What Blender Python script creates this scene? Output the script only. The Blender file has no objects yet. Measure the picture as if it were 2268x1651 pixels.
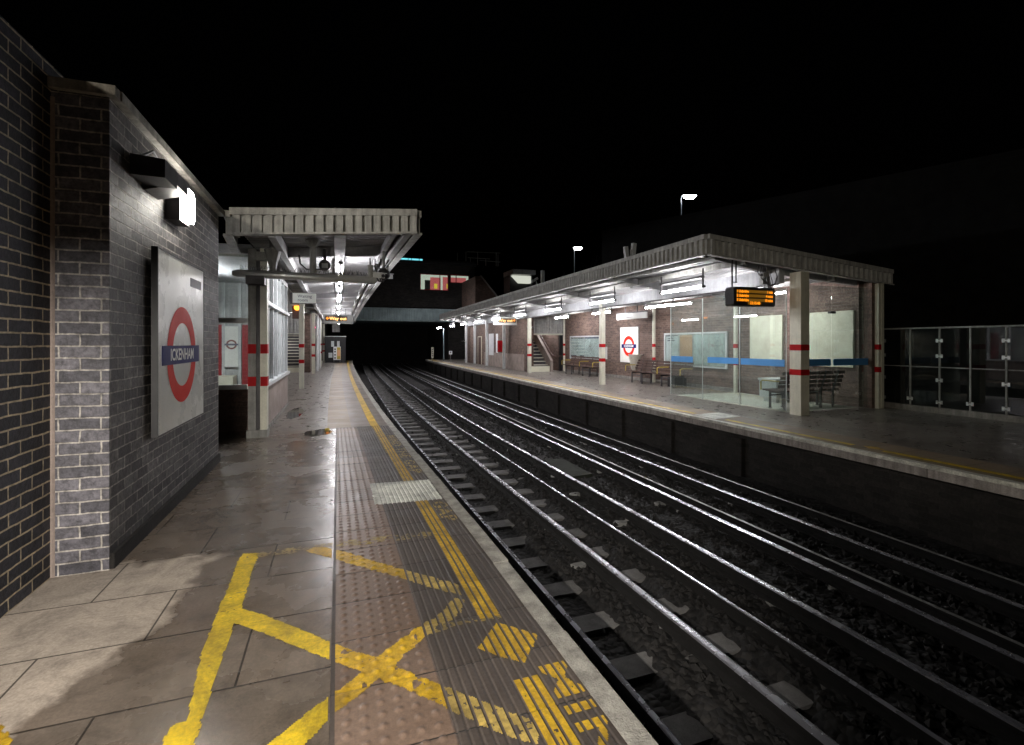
import bpy, bmesh, math, random
import numpy as np
from mathutils import Vector, Matrix, noise as mnoise
random.seed(7); rng = np.random.default_rng(11)
S = bpy.context.scene
COL = S.collection
# ------------------------------------------------------------------ camera
F, HX, HY, CX = 1075.0, 748.0, 760.0, 1134.0       # survey constants of the photograph (2268 px wide)
TH = math.atan((CX-HX)/F); SN, CS = math.sin(TH), math.cos(TH); EYE = 1.6
cam = bpy.data.cameras.new('camera'); co = bpy.data.objects.new('camera', cam); COL.objects.link(co)
cam.sensor_width = 36; cam.lens = F/2268*36; cam.shift_y = -(825.5-HY)/2268
cam.clip_start = .05; cam.clip_end = 600
co.location = (0, 0, EYE); co.rotation_euler = (math.pi/2, 0, -TH)
S.camera = co
def at(px, py, D):
    u = (px-CX)/F; v = (HY-py)/F
    return Vector(((SN+u*CS)*D, (CS-u*SN)*D, EYE+v*D))
def G(px, py, z=0.0):
    return at(px, py, (EYE-z)*F/(py-HY))
def onX(px, X):                       # Y on the plane X=const seen at column px
    D = F*X/(CS*(px-HX)); return (D-X*SN)/CS
def depth(X, Y): return X*SN+Y*CS
# ------------------------------------------------------------------ curves of the platforms
def hermite(tab):
    xs = [a for a, _ in tab]; ys = [b for _, b in tab]; n = len(xs)
    m = [((ys[min(i+1,n-1)]-ys[max(i-1,0)])/(xs[min(i+1,n-1)]-xs[max(i-1,0)])) for i in range(n)]
    def f(x):
        if x <= xs[0]: return ys[0]+m[0]*(x-xs[0])
        if x >= xs[-1]: return ys[-1]+m[-1]*(x-xs[-1])
        i = max(k for k in range(n) if xs[k] <= x)
        h = xs[i+1]-xs[i]; t = (x-xs[i])/h
        return ((1+2*t)*(1-t)**2*ys[i]+t*(1-t)**2*h*m[i]+t*t*(3-2*t)*ys[i+1]+t*t*(t-1)*h*m[i+1])
    return f
EL = hermite([(-4,1.23),(0,1.22),(1.65,1.20),(3.7,1.17),(7,1.09),(11.6,1.0),(20.8,.95),(30,1.0),(44.7,1.22),(60,1.9),(80,3.2)])
ER = hermite([(-6,7.24),(0,7.25),(9,7.29),(14,7.32),(24,7.46),(34,7.65),(45,7.9),(60,8.6),(80,9.9)])
def BACK(Y): return ER(Y)-7.3        # extra x of the far platform's furniture
T1 = hermite([(-4,1.24),(0,1.22),(3,1.20),(8,1.10),(16,.99),(23,1.06),(32,1.20),(43,1.43),(60,2.0),(80,3.2)])
T2 = lambda Y: ER(Y)-.10*min(1, max(0, (Y-20)/25))
# ------------------------------------------------------------------ mesh builder
class MB:
    def __init__(s): s.v = []; s.f = []
    def add(s, vs, fs):
        k = len(s.v); s.v += [tuple(p) for p in vs]; s.f += [tuple(k+i for i in f) for f in fs]; return s
    def box(s, x0, x1, y0, y1, z0, z1):
        x0, x1 = sorted((x0, x1)); y0, y1 = sorted((y0, y1)); z0, z1 = sorted((z0, z1))
        return s.add([(x0,y0,z0),(x1,y0,z0),(x1,y1,z0),(x0,y1,z0),(x0,y0,z1),(x1,y0,z1),(x1,y1,z1),(x0,y1,z1)],
                     [(0,3,2,1),(4,5,6,7),(0,1,5,4),(1,2,6,5),(2,3,7,6),(3,0,4,7)])
    def quad(s, a, b, c, d): return s.add([a,b,c,d], [(0,1,2,3)])
    def bar(s, a, b, w, h, up=(0,0,1)):
        a = Vector(a); b = Vector(b); d = (b-a).normalized(); up = Vector(up)
        if abs(d.dot(up)) > .99: up = Vector((0,1,0))
        r = d.cross(up).normalized()*w/2; u = r.cross(d).normalized()*h/2
        vs = [a-r-u,a+r-u,a+r+u,a-r+u,b-r-u,b+r-u,b+r+u,b-r+u]
        return s.add(vs, [(0,1,2,3),(7,6,5,4),(0,4,5,1),(1,5,6,2),(2,6,7,3),(3,7,4,0)])
    def tube(s, pts, rad, n=10, caps=True):
        pts = [Vector(p) for p in pts]; R = rad if isinstance(rad, (list, tuple)) else [rad]*len(pts)
        k0 = len(s.v); prev = None
        for i, p in enumerate(pts):
            d = (pts[min(i+1,len(pts)-1)]-pts[max(i-1,0)]).normalized()
            if prev is None:
                prev = d.cross(Vector((0,0,1)) if abs(d.z) < .9 else Vector((1,0,0))).normalized()
            r = (prev-d*prev.dot(d)).normalized(); prev = r; q = d.cross(r)
            for j in range(n):
                a = 2*math.pi*j/n; s.v.append(tuple(p+(r*math.cos(a)+q*math.sin(a))*R[i]))
        for i in range(len(pts)-1):
            for j in range(n):
                s.f.append((k0+i*n+j, k0+i*n+(j+1)%n, k0+(i+1)*n+(j+1)%n, k0+(i+1)*n+j))
        if caps:
            s.f.append(tuple(k0+j for j in reversed(range(n)))); s.f.append(tuple(k0+(len(pts)-1)*n+j for j in range(n)))
        return s
    def prism(s, poly, a, b, axis='x'):
        """poly: 2-D points; extruded from a to b along axis ('x': poly is (y,z); 'y': (x,z); 'z': (x,y))"""
        def P(p, t): return {'x': (t,p[0],p[1]), 'y': (p[0],t,p[1]), 'z': (p[0],p[1],t)}[axis]
        n = len(poly); k = len(s.v)
        s.v += [P(p, a) for p in poly]+[P(p, b) for p in poly]
        s.f.append(tuple(k+i for i in reversed(range(n)))); s.f.append(tuple(k+n+i for i in range(n)))
        for i in range(n): s.f.append((k+i, k+(i+1)%n, k+n+(i+1)%n, k+n+i))
        return s
    def build(s, name, m, parent=None, smooth=False, loc=None):
        me = bpy.data.meshes.new(name); me.from_pydata(s.v, [], s.f)
        me.materials.append(m)
        bm = bmesh.new(); bm.from_mesh(me); bmesh.ops.recalc_face_normals(bm, faces=bm.faces); bm.to_mesh(me); bm.free()
        if smooth:
            for p in me.polygons: p.use_smooth = True
            try: me.set_sharp_from_angle(angle=math.radians(40))
            except Exception: pass
        o = bpy.data.objects.new(name, me); COL.objects.link(o)
        if parent is not None: o.parent = parent; o.matrix_parent_inverse = Matrix.Translation(-parent.location)
        return o
def tag(o, label=None, cat=None, group=None, kind=None):
    if label: o['label'] = label
    if cat: o['category'] = cat
    if group: o['group'] = group
    if kind: o['kind'] = kind
    return o
def thing(name, label, cat, loc=(0,0,0), group=None):
    o = bpy.data.objects.new(name, None); COL.objects.link(o); o.location = loc
    o.empty_display_size = .2
    return tag(o, label, cat, group)
def text_mesh(txt, size, bold=0.0, spacing=1.0, align='CENTER'):
    cu = bpy.data.curves.new('lettering', 'FONT'); cu.body = txt; cu.size = size; cu.align_x = align; cu.align_y = 'CENTER'
    cu.offset = bold; cu.space_character = spacing; cu.resolution_u = 3
    o = bpy.data.objects.new('lettering', cu); COL.objects.link(o)
    dg = bpy.context.evaluated_depsgraph_get()
    me = bpy.data.meshes.new_from_object(o.evaluated_get(dg))
    bpy.data.objects.remove(o); bpy.data.curves.remove(cu)
    return me
def put_text(txt, origin, right, up, size, m, parent, name='lettering', bold=0.0, sx=1.0, spacing=1.0, align='CENTER'):
    me = text_mesh(txt, size, bold, spacing, align); me.materials.clear(); me.materials.append(m); me.name = name
    r = Vector(right).normalized(); u = Vector(up).normalized(); n = r.cross(u)
    M = Matrix(((r.x*sx,u.x,n.x,origin[0]),(r.y*sx,u.y,n.y,origin[1]),(r.z*sx,u.z,n.z,origin[2]),(0,0,0,1)))
    me.transform(M)
    o = bpy.data.objects.new(name, me); COL.objects.link(o)
    if parent is not None: o.parent = parent; o.matrix_parent_inverse = Matrix.Translation(-parent.location)
    return o
ORD = ['first','second','third','fourth','fifth','sixth','seventh','eighth','ninth','tenth','eleventh','twelfth']
# ------------------------------------------------------------------ materials
def new_mat(name):
    m = bpy.data.materials.new(name); m.use_nodes = True; nt = m.node_tree
    for n in list(nt.nodes): nt.nodes.remove(n)
    out = nt.nodes.new('ShaderNodeOutputMaterial'); b = nt.nodes.new('ShaderNodeBsdfPrincipled')
    nt.links.new(b.outputs[0], out.inputs[0]); return m, nt, b, out
def N(nt, t, **kw):
    n = nt.nodes.new(t)
    for k, v in kw.items():
        if k in n.inputs.keys() if isinstance(k, str) else False: n.inputs[k].default_value = v
        else: setattr(n, k, v)
    return n
def ramp(nt, src, stops):
    r = nt.nodes.new('ShaderNodeValToRGB'); e = r.color_ramp.elements
    while len(e) > 1: e.remove(e[-1])
    e[0].position = stops[0][0]; e[0].color = c4(stops[0][1])
    for p, c in stops[1:]:
        q = e.new(p); q.color = c4(c)
    nt.links.new(src, r.inputs[0]); return r
def c4(c): return (c, c, c, 1) if isinstance(c, (int, float)) else (*c, 1)
def noise(nt, scale, detail=4, rough=.55, vec=None, dist=0.0):
    n = nt.nodes.new('ShaderNodeTexNoise'); n.inputs['Scale'].default_value = scale; n.inputs['Detail'].default_value = detail
    n.inputs['Roughness'].default_value = rough; n.inputs['Distortion'].default_value = dist
    if vec is None:
        g = nt.nodes.new('ShaderNodeNewGeometry'); vec = g.outputs['Position']
    nt.links.new(vec, n.inputs['Vector']); return n
def mixc(nt, fac, a, b, mode='MIX'):
    m = nt.nodes.new('ShaderNodeMix'); m.data_type = 'RGBA'; m.blend_type = mode
    for i, v in ((0, fac), (6, a), (7, b)):
        if isinstance(v, bpy.types.NodeSocket): nt.links.new(v, m.inputs[i])
        elif i == 0: m.inputs[0].default_value = v
        else: m.inputs[i].default_value = c4(v)
    return m.outputs[2]
def math_(nt, op, a, b=None, clamp=False):
    m = nt.nodes.new('ShaderNodeMath'); m.operation = op; m.use_clamp = clamp
    for i, v in ((0, a), (1, b)):
        if v is None: continue
        if isinstance(v, bpy.types.NodeSocket): nt.links.new(v, m.inputs[i])
        else: m.inputs[i].default_value = v
    return m.outputs[0]
def bump(nt, b, h, strength=.4, dist=.01):
    n = nt.nodes.new('ShaderNodeBump'); n.inputs['Strength'].default_value = strength; n.inputs['Distance'].default_value = dist
    nt.links.new(h, n.inputs['Height']); nt.links.new(n.outputs[0], b.inputs['Normal'])
def painted(name, col, rough=.5, dirt=.35, dscale=3.0, metal=0.0, bumpy=.05, spec=.5, streak=0.0):
    m, nt, b, out = new_mat(name)
    n1 = noise(nt, dscale, 6, .65); r = ramp(nt, n1.outputs[0], [(.3, 1-dirt), (.65, 1.0)])
    c = mixc(nt, 1.0, col, r.outputs[0], 'MULTIPLY')
    n2 = noise(nt, dscale*14, 3); r2 = ramp(nt, n2.outputs[0], [(.3, 1-dirt*.5), (.6, 1.0)])
    c = mixc(nt, 1.0, c, r2.outputs[0], 'MULTIPLY')
    if streak:
        g = nt.nodes.new('ShaderNodeNewGeometry'); mp = nt.nodes.new('ShaderNodeMapping'); mp.inputs['Scale'].default_value = (14, 14, .6)
        nt.links.new(g.outputs['Position'], mp.inputs[0]); n3 = noise(nt, 1.0, 4, .6, mp.outputs[0])
        r3 = ramp(nt, n3.outputs[0], [(.38, 1-streak), (.62, 1.0)]); c = mixc(nt, 1.0, c, r3.outputs[0], 'MULTIPLY')
    nt.links.new(c, b.inputs['Base Color'])
    rr = ramp(nt, n1.outputs[0], [(.3, min(1, rough+.15)), (.7, rough)]); nt.links.new(rr.outputs[0], b.inputs['Roughness'])
    b.inputs['Metallic'].default_value = metal
    b.inputs['Specular IOR Level'].default_value = spec
    if bumpy: bump(nt, b, n2.outputs[0], bumpy, .01)
    return m
def emit(name, col, strength):
    m, nt, b, out = new_mat(name)
    b.inputs['Base Color'].default_value = c4((.05,.05,.05))
    b.inputs['Emission Color'].default_value = c4(col); b.inputs['Emission Strength'].default_value = strength
    return m
def brick_mat(name, c1, c2, mortar, bw=.24, rh=.083, ms=.007, rough=.6, var=.5, stain=.35, spec=.4):
    m, nt, b, out = new_mat(name)
    g = nt.nodes.new('ShaderNodeNewGeometry')
    sp = nt.nodes.new('ShaderNodeSeparateXYZ'); nt.links.new(g.outputs['Position'], sp.inputs[0])
    sn = nt.nodes.new('ShaderNodeSeparateXYZ'); nt.links.new(g.outputs['True Normal'], sn.inputs[0])
    ax = math_(nt, 'GREATER_THAN', math_(nt, 'ABSOLUTE', sn.outputs[0]), .6)
    u = math_(nt, 'ADD', math_(nt, 'MULTIPLY', sp.outputs[0], math_(nt, 'SUBTRACT', 1.0, ax)), math_(nt, 'MULTIPLY', sp.outputs[1], ax))
    # slightly wavy courses so that the joints are not ruled
    wn = noise(nt, 1.3, 2); wob = math_(nt, 'MULTIPLY', math_(nt, 'SUBTRACT', wn.outputs[0], .5), .012)
    wn2 = noise(nt, 9.0, 2); wob2 = math_(nt, 'MULTIPLY', math_(nt, 'SUBTRACT', wn2.outputs[0], .5), .014)
    v = math_(nt, 'ADD', math_(nt, 'ADD', sp.outputs[2], wob), wob2)
    u = math_(nt, 'ADD', u, wob2)
    cb = nt.nodes.new('ShaderNodeCombineXYZ'); nt.links.new(u, cb.inputs[0]); nt.links.new(v, cb.inputs[1])
    bt = nt.nodes.new('ShaderNodeTexBrick'); nt.links.new(cb.outputs[0], bt.inputs['Vector'])
    bt.inputs['Scale'].default_value = 1.0; bt.inputs['Brick Width'].default_value = bw; bt.inputs['Row Height'].default_value = rh
    bt.inputs['Mortar Size'].default_value = ms; bt.inputs['Mortar Smooth'].default_value = .25; bt.inputs['Bias'].default_value = 0.0
    bt.inputs['Color1'].default_value = c4(c1); bt.inputs['Color2'].default_value = c4(c2); bt.inputs['Mortar'].default_value = c4(mortar)
    n1 = noise(nt, 1.1, 5, .6); n2 = noise(nt, 26, 5, .7); n3 = noise(nt, 7, 4, .6)
    c = mixc(nt, 1.0, bt.outputs[0], ramp(nt, n1.outputs[0], [(.3, 1-stain), (.7, 1.0)]).outputs[0], 'MULTIPLY')
    c = mixc(nt, 1.0, c, ramp(nt, n2.outputs[0], [(.32, 1-var), (.66, 1.2)]).outputs[0], 'MULTIPLY')
    c = mixc(nt, 1.0, c, ramp(nt, n3.outputs[0], [(.3, 1-var*.6), (.65, 1.0)]).outputs[0], 'MULTIPLY')
    nt.links.new(c, b.inputs['Base Color'])
    b.inputs['Roughness'].default_value = rough; b.inputs['Specular IOR Level'].default_value = spec
    h = math_(nt, 'ADD', math_(nt, 'MULTIPLY', math_(nt, 'SUBTRACT', 1.0, bt.outputs[1]), 1.0), math_(nt, 'MULTIPLY', n2.outputs[0], .45))
    bump(nt, b, h, 1.0, .018)
    return m
def glass_mat(name, tint=(.93,.97,.96), refl=1.0, dirt=.06):
    m, nt, b, out = new_mat(name); nt.nodes.remove(b)
    tr = nt.nodes.new('ShaderNodeBsdfTransparent'); tr.inputs[0].default_value = c4(tint)
    gl = nt.nodes.new('ShaderNodeBsdfGlossy'); gl.inputs['Roughness'].default_value = .015
    df = nt.nodes.new('ShaderNodeBsdfDiffuse'); df.inputs[0].default_value = c4((.55,.62,.6))
    fr = nt.nodes.new('ShaderNodeFresnel'); gg = nt.nodes.new('ShaderNodeNewGeometry')
    nt.links.new(math_(nt, 'SUBTRACT', 1.52, math_(nt, 'MULTIPLY', gg.outputs['Backfacing'], 1.52-1/1.52)), fr.inputs[0])
    mx = nt.nodes.new('ShaderNodeMixShader'); nt.links.new(math_(nt, 'MULTIPLY', fr.outputs[0], 1.7*refl, True), mx.inputs[0])
    n1 = noise(nt, 2.2, 6, .7); dr = ramp(nt, n1.outputs[0], [(.35, dirt*.4), (.7, dirt*1.6)])
    m2 = nt.nodes.new('ShaderNodeMixShader'); nt.links.new(dr.outputs[0], m2.inputs[0])
    nt.links.new(tr.outputs[0], m2.inputs[1]); nt.links.new(df.outputs[0], m2.inputs[2])
    nt.links.new(m2.outputs[0], mx.inputs[1]); nt.links.new(gl.outputs[0], mx.inputs[2]); nt.links.new(mx.outputs[0], out.inputs[0])
    return m
M = {}
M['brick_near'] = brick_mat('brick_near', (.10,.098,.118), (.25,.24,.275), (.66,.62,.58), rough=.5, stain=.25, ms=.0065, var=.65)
M['brick_dark'] = brick_mat('brick_dark', (.026,.028,.037), (.068,.07,.09), (.80,.68,.48), rough=.55, stain=.3, spec=.3, ms=.0065)  # same brick as the end wall, colour darkened to mimic grazing light
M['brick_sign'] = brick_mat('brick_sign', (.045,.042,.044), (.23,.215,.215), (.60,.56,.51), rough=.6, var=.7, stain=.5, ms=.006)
M['brick_red'] = brick_mat('brick_red', (.165,.108,.086), (.28,.185,.15), (.32,.25,.21), rough=.72, stain=.4, ms=.006)
M['brick_brown'] = brick_mat('brick_brown', (.14,.09,.072), (.24,.155,.122), (.2,.16,.135), rough=.75, stain=.4, ms=.006)
M['brick_black'] = brick_mat('brick_black', (.018,.016,.015), (.045,.04,.037), (.035,.032,.03), rough=.85, stain=.5, bw=.24, ms=.006)
M['render_wall'] = painted('render_wall', (.33,.27,.24), .75, .35, 3, bumpy=.25)
M['concrete'] = painted('concrete', (.34,.32,.29), .75, .5, 5, bumpy=.5, streak=.35)
M['coping'] = painted('coping', (.50,.48,.43), .6, .6, 9, bumpy=.7)
M['coping_face'] = painted('coping_face', (.50,.46,.44), .8, .5, 4, bumpy=.6, streak=.35)
M['cream'] = painted('cream', (.78,.77,.64), .35, .22, 2.5, bumpy=.03, streak=.12)
M['white'] = painted('white', (.66,.68,.69), .4, .2, 3, bumpy=.03, streak=.1)
M['beam'] = painted('beam', (.36,.37,.385), .5, .3, 3, bumpy=.03, streak=.15)
M['tray'] = painted('tray', (.20,.20,.205), .5, .3, 5, bumpy=0)
M['sign_dim'] = painted('sign_dim', (.40,.41,.39), .4, .15, 3, bumpy=0)
M['offwhite'] = painted('offwhite', (.60,.61,.60), .45, .3, 2, bumpy=.05, streak=.2)
M['fascia'] = painted('fascia', (.56,.56,.54), .6, .4, 6, bumpy=.2, streak=.3)
M['soffit'] = painted('soffit', (.36,.36,.365), .5, .35, 2.5, bumpy=.05)
M['steel_grey'] = painted('steel_grey', (.34,.34,.32), .45, .4, 5, bumpy=.1, streak=.3)
M['dark_steel'] = painted('dark_steel', (.06,.055,.06), .45, .4, 7, bumpy=.1)
M['black'] = painted('black', (.012,.012,.014), .4, .3, 6, bumpy=.02)
M['red'] = painted('red', (.46,.006,.010), .5, .25, 6, bumpy=.02, spec=.15)
M['door_red'] = painted('door_red', (.36,.02,.026), .4, .25, 3, bumpy=.02)
M['ring_red'] = painted('ring_red', (.78,.018,.003), .45, .12, 4, bumpy=0, spec=.12)
M['sign_blue'] = painted('sign_blue', (.004,.007,.13), .45, .15, 4, bumpy=0, spec=.12)
M['sign_white'] = painted('sign_white', (.86,.87,.82), .2, .10, 2, bumpy=0, spec=.25)
M['sign_letter'] = painted('sign_letter', (.85,.85,.85), .4, .05, 4, bumpy=0)
M['sign_text'] = painted('sign_text', (.03,.03,.06), .4, .05, 4, bumpy=0)
M['alu'] = painted('alu', (.62,.63,.62), .3, .2, 5, .6, .03)
M['glass'] = glass_mat('glass')
M['glass_shelter'] = glass_mat('glass_shelter', (.88,.93,.91), 1.1, .07)
M['glass_dark'] = glass_mat('glass_dark', (.13,.15,.14), .8, .015)
M['board_cream'] = painted('board_cream', (.74,.72,.58), .6, .15, 2.5, bumpy=.02)
M['paper'] = painted('paper', (.68,.74,.73), .6, .3, 9, bumpy=0)
M['paper_white'] = painted('paper_white', (.74,.76,.78), .6, .1, 3, bumpy=0)
M['orange_paper'] = painted('orange_paper', (.72,.38,.2), .6, .15, 3, bumpy=0)
M['blue_film'] = painted('blue_film', (.07,.27,.60), .4, .15, 3, bumpy=0)
M['wood'] = painted('wood', (.085,.045,.036), .5, .4, 10, bumpy=.1)
M['yellow_arm'] = painted('yellow_arm', (.5,.38,.06), .4, .2, 8, bumpy=0)
M['rod'] = None
M['bag'] = painted('bag', (.55,.52,.45), .3, .35, 20, bumpy=.6)
M['pale_floor'] = painted('pale_floor', (.50,.52,.44), .45, .25, 4, bumpy=.1)
M['bridge_paint'] = painted('bridge_paint', (.33,.43,.45), .55, .35, 1.5, bumpy=.1, streak=.3)
M['tube'] = emit('tube', (1.0,.97,1.0), 58)
M['bulkhead'] = emit('bulkhead', (1.0,.95,.86), 52)
M['street'] = emit('street', (.82,.9,1.0), 60)
M['amber'] = emit('amber', (1.0,.27,.006), .75)
M['amber_dim'] = emit('amber_dim', (1.0,.42,.01), .055)
M['amber_bright'] = emit('amber_bright', (1.0,.50,.16), 1.0)
M['lamp_orange'] = emit('lamp_orange', (1.0,.30,.02), 2.0)
M['red_led'] = emit('red_led', (1.0,.05,.2), 6.0)
M['lit_room'] = emit('lit_room', (.70,.74,.62), .30)
M['lit_cyan'] = emit('lit_cyan', (.16,.65,.75), .5)
# rails
def rail_mat(name, col, rough, metal):
    m, nt, b, out = new_mat(name)
    n1 = noise(nt, 6, 4); nt.links.new(ramp(nt, n1.outputs[0], [(.3, rough*.7), (.7, rough*1.4)]).outputs[0], b.inputs['Roughness'])
    b.inputs['Base Color'].default_value = c4(col); b.inputs['Metallic'].default_value = metal
    return m
M['rail_top'] = rail_mat('rail_top', (.62,.62,.68), .25, .72)
M['rail_dull'] = rail_mat('rail_dull', (.36,.36,.345), .42, .55)
M['rail_side'] = painted('rail_side', (.009,.008,.0075), .8, .5, 8, bumpy=.3)
M['sleeper'] = painted('sleeper', (.21,.205,.20), .85, .45, 6, bumpy=.5)
M['insulator'] = painted('insulator', (.30,.30,.29), .5, .3, 12, bumpy=0)
def ballast_mat():
    m, nt, b, out = new_mat('ballast')
    g = nt.nodes.new('ShaderNodeNewGeometry')
    v = nt.nodes.new('ShaderNodeTexVoronoi'); v.inputs['Scale'].default_value = 17; nt.links.new(g.outputs['Position'], v.inputs['Vector'])
    n = noise(nt, .8, 4)
    c = mixc(nt, 1.0, ramp(nt, v.outputs['Color'], [(.1, (.006,.006,.006)), (.55, (.014,.0125,.012)), (.95, (.036,.033,.031))]).outputs[0], ramp(nt, n.outputs[0], [(.3, .5), (.7, 1.0)]).outputs[0], 'MULTIPLY')
    nt.links.new(c, b.inputs['Base Color']); b.inputs['Roughness'].default_value = .85
    bump(nt, b, math_(nt, 'SUBTRACT', 1.0, v.outputs['Distance']), 1.0, .03)
    return m
M['ballast'] = ballast_mat()
M['stone'] = painted('stone', (.026,.024,.023), .85, .6, 5, bumpy=.2)
M['ground'] = painted('ground', (.03,.035,.025), .9, .5, 1, bumpy=.5)
def paving_mat(name, kind):
    """slabs: dry pale by the wall, wet and dark elsewhere; asphalt past the slabs"""
    m, nt, b, out = new_mat(name)
    g = nt.nodes.new('ShaderNodeNewGeometry')
    sp = nt.nodes.new('ShaderNodeSeparateXYZ'); nt.links.new(g.outputs['Position'], sp.inputs[0])
    nA = noise(nt, 1.4, 6, .62); nB = noise(nt, 60, 4, .7); nC = noise(nt, 5, 5, .6); nD = noise(nt, .45, 3, .5)
    if kind == 'slab':
        cb = nt.nodes.new('ShaderNodeCombineXYZ'); nt.links.new(sp.outputs[0], cb.inputs[0]); nt.links.new(math_(nt, 'ADD', sp.outputs[1], -.30), cb.inputs[1])
        bt = nt.nodes.new('ShaderNodeTexBrick'); nt.links.new(cb.outputs[0], bt.inputs['Vector'])
        bt.inputs['Scale'].default_value = 1; bt.inputs['Brick Width'].default_value = .98; bt.inputs['Row Height'].default_value = .565
        bt.inputs['Mortar Size'].default_value = .0055; bt.inputs['Mortar Smooth'].default_value = .1; bt.offset = .46
        bt.inputs['Color1'].default_value = c4((.90,.90,.90)); bt.inputs['Color2'].default_value = c4((1.12,1.10,1.08)); bt.inputs['Mortar'].default_value = c4((.22,.21,.2))
        base = mixc(nt, ramp(nt, nA.outputs[0], [(.35, 0.0), (.65, 1.0)]).outputs[0], (.135,.108,.085), (.19,.155,.125))
        # dry patch: sheltered corner beside the wall
        ex = math_(nt, 'ADD', sp.outputs[0], math_(nt, 'MULTIPLY', math_(nt, 'SUBTRACT', nA.outputs[0], .5), .75))
        ex = math_(nt, 'ADD', ex, math_(nt, 'MULTIPLY', math_(nt, 'SUBTRACT', nC.outputs[0], .5), .18))
        # boundary runs from x=-1.05 far side to x=-1.15 near side
        d1 = math_(nt, 'SUBTRACT', math_(nt, 'ADD', -1.75, math_(nt, 'MULTIPLY', sp.outputs[1], .235)), ex)
        d2 = math_(nt, 'SUBTRACT', 4.28, sp.outputs[1]); d2 = math_(nt, 'ADD', d2, math_(nt, 'MULTIPLY', math_(nt, 'SUBTRACT', nC.outputs[0], .5), .5))
        dry = math_(nt, 'MULTIPLY', math_(nt, 'MULTIPLY', d1, 14.0, True), math_(nt, 'MULTIPLY', d2, 9.0, True), True)
        base = mixc(nt, dry, base, (.46,.40,.34))
        c = mixc(nt, 1.0, base, bt.outputs[0], 'MULTIPLY')
        wetr = ramp(nt, nA.outputs[0], [(.3, .17), (.7, .36)]).outputs[0]
        rg = mixc(nt, dry, wetr, .8)
        h = math_(nt, 'ADD', math_(nt, 'MULTIPLY', math_(nt, 'SUBTRACT', 1.0, bt.outputs[1]), .6), math_(nt, 'MULTIPLY', nB.outputs[0], .25))
    else:
        c = mixc(nt, ramp(nt, nA.outputs[0], [(.35, 0.0), (.65, 1.0)]).outputs[0], (.13,.115,.10), (.21,.19,.165))
        pud = ramp(nt, nD.outputs[0], [(.68, 0.0), (.71, 1.0)]).outputs[0]
        c = mixc(nt, pud, c, (.05,.045,.04))
        rg = mixc(nt, pud, ramp(nt, nC.outputs[0], [(.3, .22), (.7, .45)]).outputs[0], .04)
        h = math_(nt, 'MULTIPLY', nB.outputs[0], .25)
        h = math_(nt, 'MULTIPLY', h, math_(nt, 'SUBTRACT', 1.0, pud))
    c = mixc(nt, 1.0, c, ramp(nt, nB.outputs[0], [(.3, .72), (.7, 1.12)]).outputs[0], 'MULTIPLY')
    c = mixc(nt, 1.0, c, ramp(nt, nC.outputs[0], [(.3, .8), (.7, 1.05)]).outputs[0], 'MULTIPLY')
    vo = nt.nodes.new('ShaderNodeTexVoronoi'); vo.inputs['Scale'].default_value = 2.6; nt.links.new(g.outputs['Position'], vo.inputs['Vector'])
    gum = math_(nt, 'MULTIPLY', math_(nt, 'LESS_THAN', vo.outputs['Distance'], .045), math_(nt, 'LESS_THAN', nC.outputs[0], .56))
    c = mixc(nt, math_(nt, 'MULTIPLY', gum, .55), c, (.33,.30,.26))
    nF = noise(nt, 3.1, 8, .75, dist=2.0); c = mixc(nt, 1.0, c, ramp(nt, nF.outputs[0], [(.36, .72), (.5, 1.0), (.66, 1.14)]).outputs[0], 'MULTIPLY')
    nt.links.new(c, b.inputs['Base Color']); nt.links.new(rg, b.inputs['Roughness'])
    bump(nt, b, h, .45, .006)
    return m
M['slab'] = paving_mat('slab', 'slab'); M['asphalt'] = paving_mat('asphalt', 'asphalt')
def tile_mat(name, c1, c2, rough, joint=.40):
    m, nt, b, out = new_mat(name)
    g = nt.nodes.new('ShaderNodeNewGeometry'); sp = nt.nodes.new('ShaderNodeSeparateXYZ'); nt.links.new(g.outputs['Position'], sp.inputs[0])
    n1 = noise(nt, 2.3, 5, .6); n2 = noise(nt, 55, 4, .7)
    c = mixc(nt, ramp(nt, n1.outputs[0], [(.35, 0.0), (.65, 1.0)]).outputs[0], c1, c2)
    fr = math_(nt, 'FRACT', math_(nt, 'DIVIDE', math_(nt, 'ADD', sp.outputs[1], 8.05), joint))
    j = math_(nt, 'LESS_THAN', fr, .010/joint)
    # each tile a slightly different shade
    fl = math_(nt, 'FLOOR', math_(nt, 'DIVIDE', math_(nt, 'ADD', sp.outputs[1], 8.05), joint))
    wn = nt.nodes.new('ShaderNodeTexWhiteNoise'); wn.noise_dimensions = '1D'; nt.links.new(fl, wn.inputs['W'])
    c = mixc(nt, 1.0, c, ramp(nt, wn.outputs[0], [(0, .72), (1, 1.15)]).outputs[0], 'MULTIPLY')
    c = mixc(nt, j, c, (.03,.027,.024))
    c = mixc(nt, 1.0, c, ramp(nt, n2.outputs[0], [(.3, .7), (.7, 1.15)]).outputs[0], 'MULTIPLY')
    nt.links.new(c, b.inputs['Base Color'])
    nt.links.new(ramp(nt, n1.outputs[0], [(.3, rough*.75), (.7, rough*1.3)]).outputs[0], b.inputs['Roughness'])
    bump(nt, b, n2.outputs[0], .25, .005)
    return m
M['blister'] = tile_mat('blister', (.17,.115,.085), (.235,.165,.125), .36)
M['ribbed'] = tile_mat('ribbed', (.065,.052,.045), (.095,.076,.065), .5)
M['buff'] = tile_mat('buff', (.235,.18,.125), (.30,.235,.165), .5, .4)
M['buff_dark'] = tile_mat('buff_dark', (.17,.14,.115), (.22,.18,.15), .45, .4)
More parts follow.
